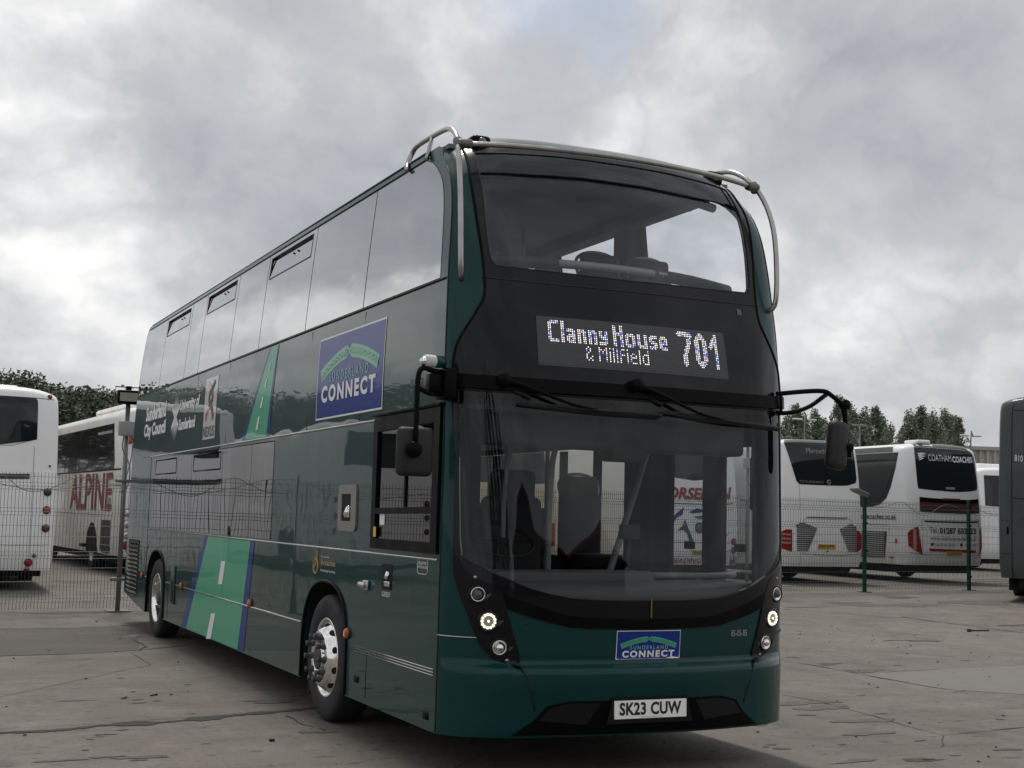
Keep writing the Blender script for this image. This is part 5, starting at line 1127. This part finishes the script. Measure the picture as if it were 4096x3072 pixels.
# front-left plain white coach (its rear faces the yard)
A = Coach('plain_white_coach', 'plain unlettered white coach with three round lamps stacked on its rear corner', place(113, 1240, 23.9, 0, 1), R_(0), H=3.62, b0=.36, D=.16, lean=.06)
zA = lambda y_: 0
A.p('rear_window', [(-1.0, 2.50), (-.2, 2.50), (.30, 2.53), (.90, 2.62), (.90, 3.36), (.87, 3.40), (-1.0, 3.40)], coach_glass, step=.12)
A.seam([(-1.2, 3.41), (1.2, 3.41)], .006); A.seam([(.86, .4), (.86, 2.5)], .003); A.seam([(.83, 3.38), (.83, 3.55)], .005); A.seam([(-1.2, 2.50), (.5, 2.52), (.85, 2.62), (.88, 2.62)], .004); A.seam([(-1.2, .80), (1.2, .80)], .004)
A.p('vent_slot', [(-1.1, 1.93), (.80, 1.93), (.80, 2.02), (-1.1, 2.02)], grille_m); A.p('lower_grille', [(-1.1, .42), (.3, .42), (.3, .74), (-1.1, .74)], wp2, off=.004)
for z_, m_ in ((1.68, mat('smoked_lens', (.05, .045, .02), .2, coat=1)), (1.38, mat('orange_lens', (.35, .05, .015), .2, coat=1)), (1.08, mat('brown_lens', (.12, .05, .015), .2, coat=1))): A.lamp(1.12, z_, .06, m_)
A.lamp(1.13, 3.47, .035, redlens); A.lamp(.95, .62, .030, mat('sensor_grey', (.09, .09, .1), .4)); A.lamp(.86, .50, .06, redlens); A.lamp(.86, .38, .04, redlens); A.lamp(1.14, 2.12, .015, seal)
MB().box((.0, 1.2, 3.58), (.62, 2.6, 3.70), bev=.05).build('roof_hatch', wp, A.root)
# alpine coach, flank and rear corner seen
rzB = R_(3.5)
B_ = Coach('alpine_coach', 'white coach with big red ALPINE lettering on its grimy flank', place(264, 1232, 28.6, rzB, -1), rzB, H=3.70, b0=.40, paint=wp2, D=.34, lean=.25)
g_ = B_.s(-1, 'side_window', [(1.28, 2.46), (1.62, 3.32), (11.2, 3.30), (11.2, 2.30), (1.30, 2.30)], coach_glass2, off=.008)
for y in (3.3, 5.2, 7.1, 9.0): B_.sseam(-1, [(y, 2.31), (y, 3.31)], .012)
B_.sseam(-1, [(.6, 2.28), (11.4, 2.28)], .02); B_.sseam(-1, [(1.2, 1.28), (11.4, 1.28)], .014, silver)
text('side_lettering', B_.side[-1], 'ALPINE', 6.1, 1.35, 1.36, 2.22, red_t, B_.root, off=.014, bold=.02)
text('web_address', B_.side[-1], 'www.alpine-travel.co.uk', 3.2, 1.7, 3.08, 3.20, white, g_, off=.016)
gl = B_.s(-1, 'side_grille', [(1.35, .62), (2.25, .62), (2.25, 1.16), (1.35, 1.16)], grille_m)
B_.s(-1, 'side_grille', [(1.60, .42), (2.25, .45), (2.25, .60), (1.35, .60), (1.35, .52)], grille_m); B_.s(-1, 'flap', [(1.42, 1.42), (1.95, 1.42), (1.95, 1.66), (1.42, 1.66)], mat('faded_panel', (.34, .32, .30), .5))
for z_, m_ in ((3.02, mat('brown_lens', (.12, .05, .015), .2, coat=1)), (2.82, mat('orange_lens', (.35, .05, .015), .2, coat=1)), (1.3, clearlens), (1.08, clearlens), (.86, clearlens), (.64, redlens)): B_.lamp(-1.20, z_, .075, m_)
B_.p('rear_window', [(-.85, 2.3), (.85, 2.3), (.85, 3.2), (-.85, 3.2)], coach_glass); MB().box((-.9, .9, 3.66), (.9, 5.5, 3.84), bev=.09).build('roof_unit', wp2, B_.root)
MB().box((-1.36, 3.9+.0, .5), (-1.27, 4.3, .58), bev=.02).build('open_flap_stay', seal, B_.root)
# horse-emblem coach seen through the bus doorway
C_ = Coach('horse_emblem_coach', 'white coach with red HORSEMAN lettering seen through the door glass of the green bus', place(1600, 1214, 33, R_(-3), 1), R_(-3), H=3.66, b0=.42, D=.18, lean=.14)
C_.p('rear_window', [(-.95, 2.85), (-.75, 2.55), (-.5, 2.47), (.0, 2.42), (.5, 2.47), (.66, 2.62), (.8, 2.95), (.95, 3.45), (-.95, 3.45)], coach_glass)
C_.t('rear_lettering', 'HORSEMAN', -1.06, 1.06, 1.96, 2.25, red_t, bold=.04, shear=.25)
C_.seam([(-1.1, 1.86), (1.1, 1.86)], .012, grille_m); C_.seam([(-1.1, 1.72), (1.1, 1.72)], .006); C_.seam([(-1.05, .95), (1.05, .95)], .006)
for nm, poly, m_ in (('blue', [(-.75, 1.35), (-.52, 1.62), (-.30, 1.78), (-.34, 1.60), (-.50, 1.52), (-.58, 1.42)], blue_v), ('blue', [(-.18, 1.66), (.05, 1.76), (.32, 1.72), (.15, 1.66), (-.02, 1.64)], blue_v), ('g', [(-.05, 1.56), (.25, 1.60), (.50, 1.66), (.34, 1.55), (.12, 1.50)], mat('emblem_teal', (.03, .20, .17), .4)), ('g2', [(-.50, 1.22), (-.34, 1.34), (-.28, 1.50), (-.20, 1.30), (-.08, 1.05), (-.02, .82), (-.16, .95), (-.22, 1.15), (-.32, 1.24)], mat('emblem_green', (.02, .10, .05), .4)), ('o', [(.22, 1.38), (.62, 1.40), (.50, 1.24), (.30, 1.05), (.20, 1.16)], mat('emblem_orange', (.5, .06, .02), .4)), ('r', [(.55, 1.10), (.85, 1.12), (1.0, 1.22), (.78, 1.02), (.6, 1.0)], mat('ribbon_red', (.45, .02, .03), .5))):
    C_.p('horse_emblem', poly, m_, off=.010, thick=.004)
C_.lamp(.12, 1.30, .11, mat('exhaust_vent', (.16, .15, .14), .5)); C_.plate(.18, .66, 'RV63 NCG'); C_.t('rear_lettering', 'READING  94', -.66, .5, .48, .58, red_t, bold=.015, shear=.2); C_.t('small_badge', 'VOLVO', .68, .98, .72, .78, mat('badge_grey', (.08, .08, .08), .5))
for z_, m_ in ((.92, redlens), (.72, mat('orange_lens', (.35, .05, .015), .2, coat=1)), (.52, clearlens), (.44, redlens)): C_.lamp(1.10, z_+.06, .07, m_)
C_.s(1, 'side_window', [(.9, 1.9), (.8, 3.3), (11, 3.3), (11, 1.9)], coach_glass2)
# tri-star coach
D_ = Coach('white_coach', 'white coach with slatted corner grilles and a small star badge below its rear window', place(1681, 1232, 33.2, R_(-4), -1), R_(-4), H=3.60, b0=.42, D=.18, lean=.12)
D_.p('rear_window', [(-.62, 2.42), (-.70, 2.50), (-.98, 3.40), (-1.02, 3.52), (1.02, 3.50), (1.12, 3.38), (1.14, 2.56), (1.10, 2.46), (.8, 2.42)], coach_glass)
D_.p('roof_band', [(-1.0, 3.50), (1.0, 3.50), (.96, 3.66), (-.96, 3.66)], greyp, off=.012)
D_.t('rear_lettering', 'Mercedes-Benz', -.40, .72, 3.23, 3.36, mat('gilt_print', (.34, .32, .26), .5)); D_.t('model_badge', 'TOURISMO', -.62, .08, 2.465, 2.52, silver, bold=.02, shear=.3)
cx_, cz_ = .24, 2.50; sb = MB(); P_ = [D_.ch.P(cx_+.055*math.cos(a), cz_+.055*math.sin(a))+[0, -.018, 0] for a in np.linspace(0, 2*math.pi, 21)]; sb.tube(P_, .006, 5, cap=False, smooth=0)
for a in (90, 210, 330): sb.tube([D_.ch.P(cx_, cz_)+[0, -.018, 0], D_.ch.P(cx_+.053*math.cos(R_(a)), cz_+.053*math.sin(R_(a)))+[0, -.018, 0]], .006, 5, smooth=0)
sb.build('badge', silver, D_.root)
D_.seam([(-.62, .42), (-.62, 2.4)], .003); D_.seam([(-.45, 1.62), (.75, 1.62)], .014); D_.seam([(-.55, 1.50), (-.50, 1.58), (.85, 1.58), (.92, 1.50)], .004); D_.seam([(-.6, .74), (.0, .70), (.6, .70), (1.2, .74)], .005)
D_.p('tail_light', [(-1.22, .86), (-.86, .78), (-.86, 1.30), (-1.02, 1.30), (-1.26, 1.18), (-1.28, .98)], redlens, off=.012, step=.06)
D_.p('tail_light', [(1.22, .86), (1.02, .78), (1.02, 1.30), (1.12, 1.30), (1.26, 1.18)], redlens, off=.012, step=.06)
for z_ in (.98, 1.08, 1.18): D_.p('reverse_strip', [(-1.16, z_-.018), (-.90, z_-.018), (-.90, z_+.018), (-1.16, z_+.018)], mat('pale_red_lens', (.5, .25, .25), .3), off=.022, step=.06)
def slats(c, poly, n_, nm='corner_grille'):
    g_ = c.p(nm, poly, grille_m, off=.006); z0 = min(p[1] for p in poly); z1_ = max(p[1] for p in poly)
    for k in range(n_):
        z_ = z0+(z1_-z0)*(k+.5)/n_; xs_ = []
        for i in range(len(poly)):
            a, b = poly[i], poly[(i+1) % len(poly)]
            if (a[1]-z_)*(b[1]-z_) < 0: xs_.append(a[0]+(b[0]-a[0])*(z_-a[1])/(b[1]-a[1]))
        if len(xs_) >= 2: line('slat', c.ch, [(min(xs_), z_), (max(xs_), z_)], (z1_-z0)/n_*.30, mat('slat_silver', (.42, .42, .41), .4), g_, off=.014, n=5, sub=.15)
slats(D_, [(-.72, .80), (-.42, .80), (-.10+-.05, 1.36), (-.58, 1.50), (-.74, 1.42)], 14); slats(D_, [(1.02, .80), (.78, .80), (.52, 1.34), (.86, 1.48), (1.04, 1.40)], 14)
D_.plate(.12, .86, 'JH59 GOW'); D_.lamp(.14, .80, .018, seal)
# lettered coach
E_ = Coach('lettered_coach', 'white coach with wing logo and COATHAM COACHES across its dark rear window', place(1962, 1222, 35.6, R_(-4), -1), R_(-4), H=3.72, b0=.46, D=.20, lean=.14)
rw = E_.p('rear_window', [(-.86, 2.44), (-.88, 2.60), (-.92, 3.60), (1.02, 3.56), (1.14, 3.38), (1.16, 2.50), (1.10, 2.42), (.3, 2.40)], coach_glass)
E_.t('rear_lettering', 'COATHAM', -.50, .26, 3.22, 3.40, white, rw, off=.02, bold=-.004); E_.t('rear_lettering', 'COACHES', .30, 1.02, 3.20, 3.38, white, rw, off=.02, bold=.035)
wgs = MB()
for k in range(4): 
    a_ = [(-.84+.02*k, 3.42-.055*k), (-.70, 3.44-.05*k), (-.54-.03*k, 3.42-.045*k), (-.70, 3.405-.05*k), (-.80, 3.375-.055*k)]; patch('', E_.ch, [a_], None, off=.02, step=.1, mb=wgs)
wgs.build('wing_emblem', white, rw); E_.p('label', [(.02, 2.46), (.32, 2.46), (.32, 2.52), (.02, 2.52)], mat('pale_grey_print', (.30, .30, .29), .5), off=.014)
E_.p('roof_band', [(-.9, 3.62), (.95, 3.58), (.9, 3.74), (-.9, 3.78)], greyp, off=.012); MB().box((-.72, .3, 3.70), (-.30, .9, 3.80), bev=.04).build('roof_hatch', wp, E_.root)
E_.p('maroon_panel', [(-.84, 1.88), (1.14, 1.86), (1.14, 2.12), (-.84, 2.14)], maroon, off=.012); E_.p('dark_slot', [(-.84, 2.10), (1.14, 2.08), (1.14, 2.18), (-.84, 2.22)], satin_black, off=.014); E_.p('dark_slot', [(-.84, 1.84), (1.14, 1.82), (1.14, 1.88), (-.84, 1.90)], satin_black, off=.014); E_.p('high_brake_light', [(-.10, 2.17), (.46, 2.17), (.46, 2.22), (-.10, 2.22)], mat('brown_lens', (.12, .05, .015), .2, coat=1), off=.02)
E_.t('maker_badge', 'TEMSA', -.04, .34, 1.965, 2.02, silver, off=.022)
E_.seam([(-.72, 1.60), (1.05, 1.60)], .022); E_.seam([(-.8, .74), (-.8, 1.64), (1.1, 1.64), (1.12, .74)], .004); E_.seam([(-1.2, .78), (-.8, .74), (1.1, .74)], .005)
E_.t('telephone', 'Tel:', -.58, -.32, 1.30, 1.46, mat('grey_print', (.12, .12, .12), .5)); E_.t('telephone', '01287 652222', -.26, .96, 1.29, 1.45, blackt, bold=.03)
E_.t('web_address', 'www.coathamcoaches.co.uk', -.55, .96, 1.12, 1.22, mat('grey_print', (.12, .12, .12), .5), bold=.005); E_.t('web_address', 'coathamcoaches', -.42, .26, .97, 1.05, mat('grey_print', (.12, .12, .12), .5)); E_.t('web_address', 'coatham', .56, .98, .97, 1.05, mat('grey_print', (.12, .12, .12), .5))
for x_ in (-.50, .44): MB().lathe([(.045, .0), (.045, .004), (0, .005)], E_.ch.P(x_, 1.01)+[0, -.012, 0], (0, -1, 0), 16).build('round_logo', blackt, E_.root)
E_.p('reflector_bar', [(-.58, .83), (.95, .80), (.95, .87), (-.58, .90)], redlens); E_.plate(.20, .72, 'YJ16 EOG')
E_.p('tail_light', [(-1.20, .95), (-.80, .72), (-.92, 1.46), (-1.14, 1.34), (-1.22, 1.26)], redlens, off=.014, step=.06); E_.p('reverse_lamp', [(-1.08, .88), (-.98, .84), (-.99, 1.40), (-1.07, 1.36)], mat('pale_red_lens', (.5, .25, .25), .3), off=.02, step=.06)
E_.p('tail_light', [(1.22, .95), (1.08, .72), (1.14, 1.46), (1.22, 1.30)], redlens, off=.014, step=.06)
E_.s(-1, 'side_window', [(.44, 3.44), (11.4, 3.44), (11.4, 1.98), (1.6, 1.98), (1.2, 2.05), (.92, 2.22), (.74, 2.5), (.55, 3.0)], coach_glass2); E_.s(-1, 'side_window_lower', [(.72, 2.86), (11.4, 2.86), (11.4, 2.08), (1.6, 2.08), (1.3, 2.14), (1.05, 2.3), (.88, 2.5)], coach_glass, off=.020); E_.s(-1, 'roof_band', [(.7, 3.46), (11.4, 3.46), (11.4, 3.60), (.7, 3.60)], greyp)
text('side_lettering', E_.side[-1], 'coathamcoaches.co.uk', 2.5, .48, 1.64, 1.80, blackt, E_.root, off=.014, bold=.01)
sg_ = E_.s(-1, 'engine_grille', [(.98, .62), (3.6, .62), (3.6, 1.32), (.90, 1.32)], grille_m)
for z_ in np.linspace(.66, 1.27, 12): line('slat', E_.side[-1], [(1.0, z_), (3.5, z_)], .018, mat('slat_silver', (.42, .42, .41), .4), sg_, off=.014, n=5)
MB().box((-1.30, .62, .62), (-1.27, .78, .66)).build('side_marker', amber, E_.root); MB().box((-1.30, .45, 1.02), (-1.26, .52, 1.14)).build('side_marker', amber, E_.root)
E_.sseam(-1, [(.8, .5), (.8, 1.5), (3.6, 1.5)], .005); MB().box((-1.0, .3, .28), (.9, 1.1, .44)).build('engine_tray', dark, E_.root)
# coach further back on the right, and the cream coach seen through the bus
F_ = Coach('distant_white_coach', 'white coach with dark side glass glimpsed between the lettered coach and the grey bus', atdepth((2185/OV, 1220/OV), 47)[:2], R_(-4), H=3.6, b0=.42)
F_.s(-1, 'side_window', [(1.2, 3.3), (11, 3.3), (11, 1.9), (1.2, 1.9)], coach_glass2); F_.p('rear_window', [(-1, 2.2), (1, 2.2), (1, 3.3), (-1, 3.3)], coach_glass); MB().box((-.5, 1, 3.56), (.5, 2.6, 3.76), bev=.06).build('roof_hatch', wp, F_.root)
Gc_ = Coach('cream_coach', 'cream coach with dark windows seen through the lower-deck windows of the green bus', (8.6, 20.6), R_(-3), H=3.5, b0=.42, paint=mat('cream_paint', (.55, .47, .31), .4, coat=.4))
Gc_.p('rear_window', [(-.95, 2.2), (.95, 2.2), (.9, 3.1), (-.9, 3.1)], coach_glass); Gc_.p('tail_light', [(-1.2, .8), (-1.0, .8), (-1.0, 1.3), (-1.2, 1.3)], redlens, off=.012, step=.08); Gc_.p('tail_light', [(1.2, .8), (1.0, .8), (1.0, 1.3), (1.2, 1.3)], redlens, off=.012, step=.08)
# coaches out of frame to the left, mirrored in the flank of the bus
H_ = Coach('reflected_coach', 'white coach seen only as a mirror image in the flank of the bus', (-8.4, 21.5), R_(0), H=3.62, b0=.36, D=.16, lean=.06); H_.p('rear_window', [(-.9, 2.5), (.9, 2.5), (.9, 3.3), (-.9, 3.3)], coach_glass)
for z_ in (1.68, 1.38, 1.08): H_.lamp(1.12, z_, .06, redlens); H_.lamp(-1.12, z_, .06, redlens)

# grey double decker at the right edge
GD = Coach('grey_double_decker_bus', 'plain grey double-decker bus numbered 810', (0, 0), R_(-50), L_=10.8, H=4.26, b0=.50, paint=mat('dull_grey_paint', (.075, .085, .086), .4, coat=.4, var=(1.5, .08)), D=.16, lean=.04)
pg = atdepth((2158/OV, 1240/OV), 27.6); GD.root.location = (pg[0]+1.27*math.cos(R_(-50)), pg[1]+1.27*math.sin(R_(-50)), .09)
GD.root['label'] = 'plain grey double-decker bus numbered 810'
GD.seam([(-1.02, .52), (-1.02, 4.1)], .010); GD.seam([(-1.0, 2.78), (1.0, 2.78)], .006, mat('edge_grey', (.10, .10, .10), .5)); GD.seam([(-1.0, 2.08), (1.0, 2.08)], .008); GD.seam([(-1.3, 1.62), (-1.05, 1.62)], .005); GD.seam([(-1.0, 3.92), (1.0, 3.92)], .008)
GD.seam([(-1.3, .98), (-1.05, .98)], .006)
GD.p('rear_window', [(-.78, 2.92), (.78, 2.92), (.78, 3.86), (-.70, 3.86), (-.78, 3.78)], coach_glass, off=.010); GD.t('fleet_number', '810', -.96, -.80, 2.82, 2.95, white, bold=.0)
GD.p('access_flap', [(-.92, 1.52), (-.62, 1.52), (-.62, 1.80), (-.92, 1.80)], MATS['dull_grey_paint'], off=.006, thick=.008); GD.t('flap_text', 'FUEL', -.86, -.70, 1.66, 1.69, seal, off=.012)
GD.p('flap_handle', [(-1.12, 1.36), (-1.08, 1.36), (-1.08, 1.50), (-1.12, 1.50)], satin_black, off=.010)

# ------------------------------------------------------------------ trees
leafd = mat('leaf_dark', (.052, .068, .046), .7); leafm_ = mat('leaf_mid', (.078, .098, .064), .7); leafl = mat('leaf_light', (.115, .138, .09), .7)
birchd = mat('birch_leaf_dark', (.11, .135, .092), .7); birchm = mat('birch_leaf_mid', (.155, .185, .13), .7); birchl = mat('birch_leaf_light', (.22, .25, .18), .7); bark = mat('bark', (.07, .055, .045), .9)  # birch leaf tones made paler: the haze of distance is put into their colour
def tree_meshes(kind, seed):
    r = np.random.default_rng(seed); V, Fc, mi = [], [], []
    if kind == 'birch':
        H_t, cl = 8.6, []
        for _ in range(130):
            t_ = r.uniform(.16, 1.0); R0 = (1.5*(1-t_)**.85*(.35+1.3*min(1, t_*2.4))+.08); a = r.uniform(0, 6.28); d = R0*r.uniform(.3, 1.0); cl.append((d*math.cos(a), d*math.sin(a), H_t*t_, r.uniform(.20, .48)*(1.2-.6*t_), 1.6))
        nl, ls = 11000, .075
    else:
        H_t, cl = 7.0, []
        for _ in range(80):
            a = r.uniform(0, 6.28); el = r.uniform(-.6, 1.45); d = r.uniform(.55, 1.0); cl.append((3.0*d*math.cos(a)*math.cos(el), 3.0*d*math.sin(a)*math.cos(el), 3.9+2.9*d*math.sin(el)+r.uniform(-.3, .4), r.uniform(.45, .95), .85))
        nl, ls = 15000, .085
    cl = np.array(cl); w_ = cl[:, 3]**2; pick = r.choice(len(cl), nl, p=w_/w_.sum()); dirv = r.normal(0, 1, (nl, 3)); dirv /= np.linalg.norm(dirv, axis=1)[:, None]; rad = r.uniform(.15, 1.2, nl)**.6
    C_c = cl[pick, :3]+dirv*(cl[pick, 3]*rad)[:, None]*np.c_[np.ones(nl), np.ones(nl), cl[pick, 4]]
    u = r.normal(0, 1, (nl, 3)); u /= np.linalg.norm(u, axis=1)[:, None]; v = np.cross(u, r.normal(0, 1, (nl, 3))); v /= np.linalg.norm(v, axis=1)[:, None]; s = r.uniform(.6, 1.4, nl)[:, None]*ls
    P = np.stack([C_c-u*s, C_c-v*s*.6, C_c+u*s, C_c+v*s*.6], 1).reshape(-1, 3); fs = [(4*i, 4*i+1, 4*i+2, 4*i+3) for i in range(nl)]
    tone = r.integers(0, 3, len(cl)); mi = np.where(r.random(nl) < .75, tone[pick], r.integers(0, 3, nl))
    crown = bpy.data.meshes.new('crown'); crown.from_pydata([tuple(p) for p in P], [], fs)
    for m_ in ((birchd, birchm, birchl) if kind == 'birch' else (leafd, leafm_, leafl)): crown.materials.append(m_)
    crown.polygons.foreach_set('material_index', mi.astype(int).tolist()); crown.update()
    tb = MB(); tb.tube([(0, 0, -.3), (.03, 0, H_t*.3), (-.03, .05, H_t*.6), (0, 0, H_t*.9)], [.17]*4+[.11]*3+[.05]*4, 8)
    for q in cl[::5]: z0 = max(.8, q[2]-1.1); tb.tube([(0, 0, z0*.8), (q[0]*.5, q[1]*.5, q[2]-.5), tuple(q[:3])], [.05]*3+[.03]*3+[.012], 5)
    tr_ = tb.build('trunk', bark); tm_ = tr_.data; bpy.data.objects.remove(tr_); return crown, tm_
TM = {('birch', i): tree_meshes('birch', 10+i) for i in range(3)}; TM.update({('round', i): tree_meshes('round', 30+i) for i in range(3)})
def tree(kind, var, pos, h, rz, label, group, wd=1.):
    r = tag(empty(kind, (pos[0], pos[1], 0.0), rz), label, 'tree', group); k = h/(8.6 if 'birch' in kind else 7.0); r.scale = (k*wd, k*wd, k)
    for nm, me in zip(('crown', 'trunk'), TM[('birch' if 'birch' in kind else 'round', var)]):
        o = bpy.data.objects.new(nm, me); COL.objects.link(o); o.parent = r
grp = 'birch trees behind the white coaches'
TR = [(1700, 905, 88, 'thin birch tip just emerging beside the green bus'), (1720, 886, 84, 'bushy full-crowned birch directly behind the mirror arm'), (1738, 900, 92, 'smaller birch filling in behind the bushy full-crowned one'), (1762, 894, 90, 'slim short birch between two broader ones, under the mirror arm'), (1812, 869, 84, 'tallest birch of the row, behind the elbow of the mirror arm'), (1838, 880, 92, 'birch with broad shoulder just right of the tallest one'), (1866, 892, 86, 'birch standing over the gap between the two lettered white coaches'), (1893, 890, 90, 'upright birch just before the open gap of sky in the row'), (1922, 925, 95, 'lowest bushy birch in the gap of the row'), (1965, 898, 88, 'first birch after the gap of sky in the row'), (1990, 889, 92, 'pointed birch, second after the gap of sky'), (2018, 898, 86, 'broad birch, third after the gap of sky'), (2042, 893, 94, 'slender narrow-tipped birch, second nearest the corrugated shed'), (2068, 912, 90, 'smallest rounded birch ending the row before the corrugated shed'), (1835, 905, 98, 'dark birch set further back behind the tallest pair'), (1950, 930, 98, 'low birch set back behind the first one after the gap of sky'), (1780, 915, 96, 'low birch crown tucked behind the slim short birch'), (1908, 912, 97, 'thin birch top just beyond the upright birch before the gap'), (2005, 910, 97, 'birch filling the dip between the pointed and the broad birch'), (2055, 908, 98, 'birch set back behind the slender narrow-tipped one')]
for i, (x, y, D, lb) in enumerate(TR):
    p = atdepth((x/OV, y/OV), D); tree('birch_tree', i % 3, p, p[2]+.15, i*1.3, lb, grp, .98+.14*math.sin(i*2.1))
grp = 'dense trees behind the white coaches'
TL = [(-60, 800, 60, 'dense tree above the far edge of the plain unlettered white coach'), (22, 806, 58, 'ragged-topped tree rising over the plain white coach'), (62, 832, 62, 'dark tree just showing over the roof of the plain white coach'), (120, 832, 60, 'tree with spiky crown just right of the plain white coach roof'), (165, 835, 56, 'second tree from the coach roof, over the red-lettered coach'), (210, 850, 58, 'dip-topped tree above the middle of the ALPINE coach'), (255, 846, 60, 'tree nearest the rear corner of the green bus'), (300, 850, 62, 'tree partly hidden behind the rear of the green bus'), (340, 850, 60, 'tree fully behind the rear of the green bus')]
for i, (x, y, D, lb) in enumerate(TL):
    p = atdepth((x/OV, y/OV), D); tree('dense_tree', i % 3, p, p[2]-.25+.25*math.sin(i*2.3), i*1.7, lb, grp, 1.1)
grp = 'trees mirrored in the flank of the bus'
for i, (x, y, h) in enumerate([(-7, 56, 8.4), (-12, 57, 8.0), (-18, 58, 8), (-26, 60, 9), (-34, 57, 7.5), (-43, 58, 8.5), (-52, 55, 9.5), (-62, 52, 8), (-72, 50, 9), (-82, 45, 8.5), (-92, 40, 9)]):
    tree('dense_tree', i % 3, (x, y), h, i*2.2, 'dense leafy tree seen only as a mirror image in the bus flank', grp, 1.6)
# dark cypresses and red-roofed sheds behind the camera (they show in the windscreen)
def shed(x0, x1, y, yd, he, hr, lab):
    r = tag(empty('red_shed', ((x0+x1)/2, y, 0)), lab, 'shed'); w_ = (x1-x0)/2; redm = mat('shed_red', (.20, .012, .018), .5, var=(3, .1)); wallm = mat('shed_wall', (.035, .03, .032), .7, var=(2, .2))
    MB().add([(-w_, 0, 0), (w_, 0, 0), (w_, 0, he), (0, 0, hr), (-w_, 0, he), (-w_, -yd, 0), (w_, -yd, 0), (w_, -yd, he), (0, -yd, hr), (-w_, -yd, he)], [(4, 3, 2, 1, 0), (5, 6, 7, 8, 9), (0, 5, 9, 4), (1, 2, 7, 6)]).build('wall', wallm, r)
    rf = MB()
    for s_ in (-1, 1): rf.add([(0, .35, hr+.08), (s_*(w_+.35), .35, he-.02), (s_*(w_+.35), -yd, he-.02), (0, -yd, hr+.08), (0, .35, hr-.12), (s_*(w_+.35), .35, he-.24), (s_*(w_+.35), -yd, he-.24), (0, -yd, hr-.12)], [(0, 1, 2, 3), (7, 6, 5, 4), (0, 4, 5, 1), (1, 5, 6, 2), (2, 6, 7, 3)])
    rf.build('roof', redm, r)
    MB().box((-w_*.45, .02, 0), (w_*.45, .10, he*.78)).build('door', mat('shed_door', (.05, .015, .017), .5), r)
shed(-3.6, 4.4, -24, 14, 3.6, 5.7, 'dark gabled shed with red roof edge behind the photographer'); shed(5.0, 13, -25, 14, 3.6, 5.7, 'second red-edged shed, farther along the row behind the photographer')
def cypress(i, x, y, h):
    b = MB(); r = np.random.default_rng(90+i); vs, fs = [], []
    for k in range(1500):
        t_ = r.uniform(0, 1); R0 = .75*(1-t_)**.8+.05; a = r.uniform(0, 6.28); c = np.array([R0*math.cos(a)*r.uniform(.5, 1), R0*math.sin(a)*r.uniform(.5, 1), .2+h*t_]); u = np.array([math.cos(a), math.sin(a), 2.4])*.14; v = np.array([-math.sin(a), math.cos(a), 0])*.05; n_ = len(vs); vs += [c-v, c+v, c+u]; fs.append((n_, n_+1, n_+2))
    b.add(vs, fs); r_ = tag(empty('cypress_tree', (x, y, 0)), 'dark narrow conifer seen only as a reflection in the windscreen', 'tree', 'conifers reflected in the windscreen'); b.build('crown', leafd, r_); MB().tube([(0, 0, 0), (0, 0, h*.8)], .1, 8, smooth=0).build('trunk', bark, r_)
for i, (x, y, h) in enumerate([(-5.2, -21, 7.5), (-6.2, -21.5, 9.2), (-7.2, -21, 8.6), (-8.4, -21.5, 9.8), (-9.4, -21, 7.8), (-10.6, -21.4, 6.5)]): cypress(i, x, y, h)

# ------------------------------------------------------------------ far buildings and lighting masts
pb = atdepth((2105/OV, 950/OV), 82); r = tag(empty('corrugated_warehouse', (pb[0]+14, pb[1]+4, 0), R_(-20)), 'pale corrugated metal warehouse wall beyond the lettered coach on the right', 'warehouse')
cor = mat('cladding', (.42, .40, .36), .5, var=(.5, .06)); mb_ = MB(); n_ = 160; xs_ = np.linspace(-15, 25, n_*2); vs = []
for z_ in (0, pb[2]-.1):
    for k, x in enumerate(xs_): vs.append((x, -.18 if (k//2) % 2 else 0, z_))
m2_ = len(xs_); mb_.add(vs, [(k, k+1, m2_+k+1, m2_+k) for k in range(m2_-1)]); mb_.build('wall', cor, r); MB().box((-15.2, -.3, pb[2]-.12), (25.2, 12, pb[2]+.12)).build('roof', mat('roof_edge', (.36, .36, .34), .6), r); MB().box((-15, 0.1, 0), (25, 12, pb[2]-.13)).build('core', cor, r)
for x, y, D, lab in ((1857, 920, 62, 'thin lighting mast with twin heads standing over the COATHAM coach'), (1664+12, 0, 0, '')):
    if not D: continue
    p = atdepth((x/OV, y/OV), D); r = tag(empty('lighting_mast', (p[0], p[1], 0)), lab, 'lamp post'); MB().tube([(0, 0, 0), (0, 0, p[2])], [.045, .035], 8, smooth=0).build('pole', galv, r)
    for s_ in (-1, 1): MB().box((s_*.22-.14, -.1, p[2]-.04), (s_*.22+.14, .1, p[2]+.07), bev=.02).build('lamp_head', galv, r)
for x, y, D, lab in ((1738, 907, 66, 'street lamp with two pale heads in front of the birches beside the mirror'), (2097, 942, 70, 'street lamp with arched arm standing before the corrugated warehouse')):
    p = atdepth((x/OV, y/OV), D); r = tag(empty('street_lamp', (p[0], p[1], 0)), lab, 'street lamp'); MB().tube([(0, 0, 0), (0, 0, p[2]-.25), (.15, 0, p[2]-.02), (.42, 0, p[2])], .035, 8).build('pole', galv, r)
    for s_ in (-1, 1): MB().box((s_*.42-.24, -.12, p[2]-.03), (s_*.42+.24, .12, p[2]+.06), bev=.04).build('lamp_head', mat('lamp_white', (.6, .6, .6), .4), r)
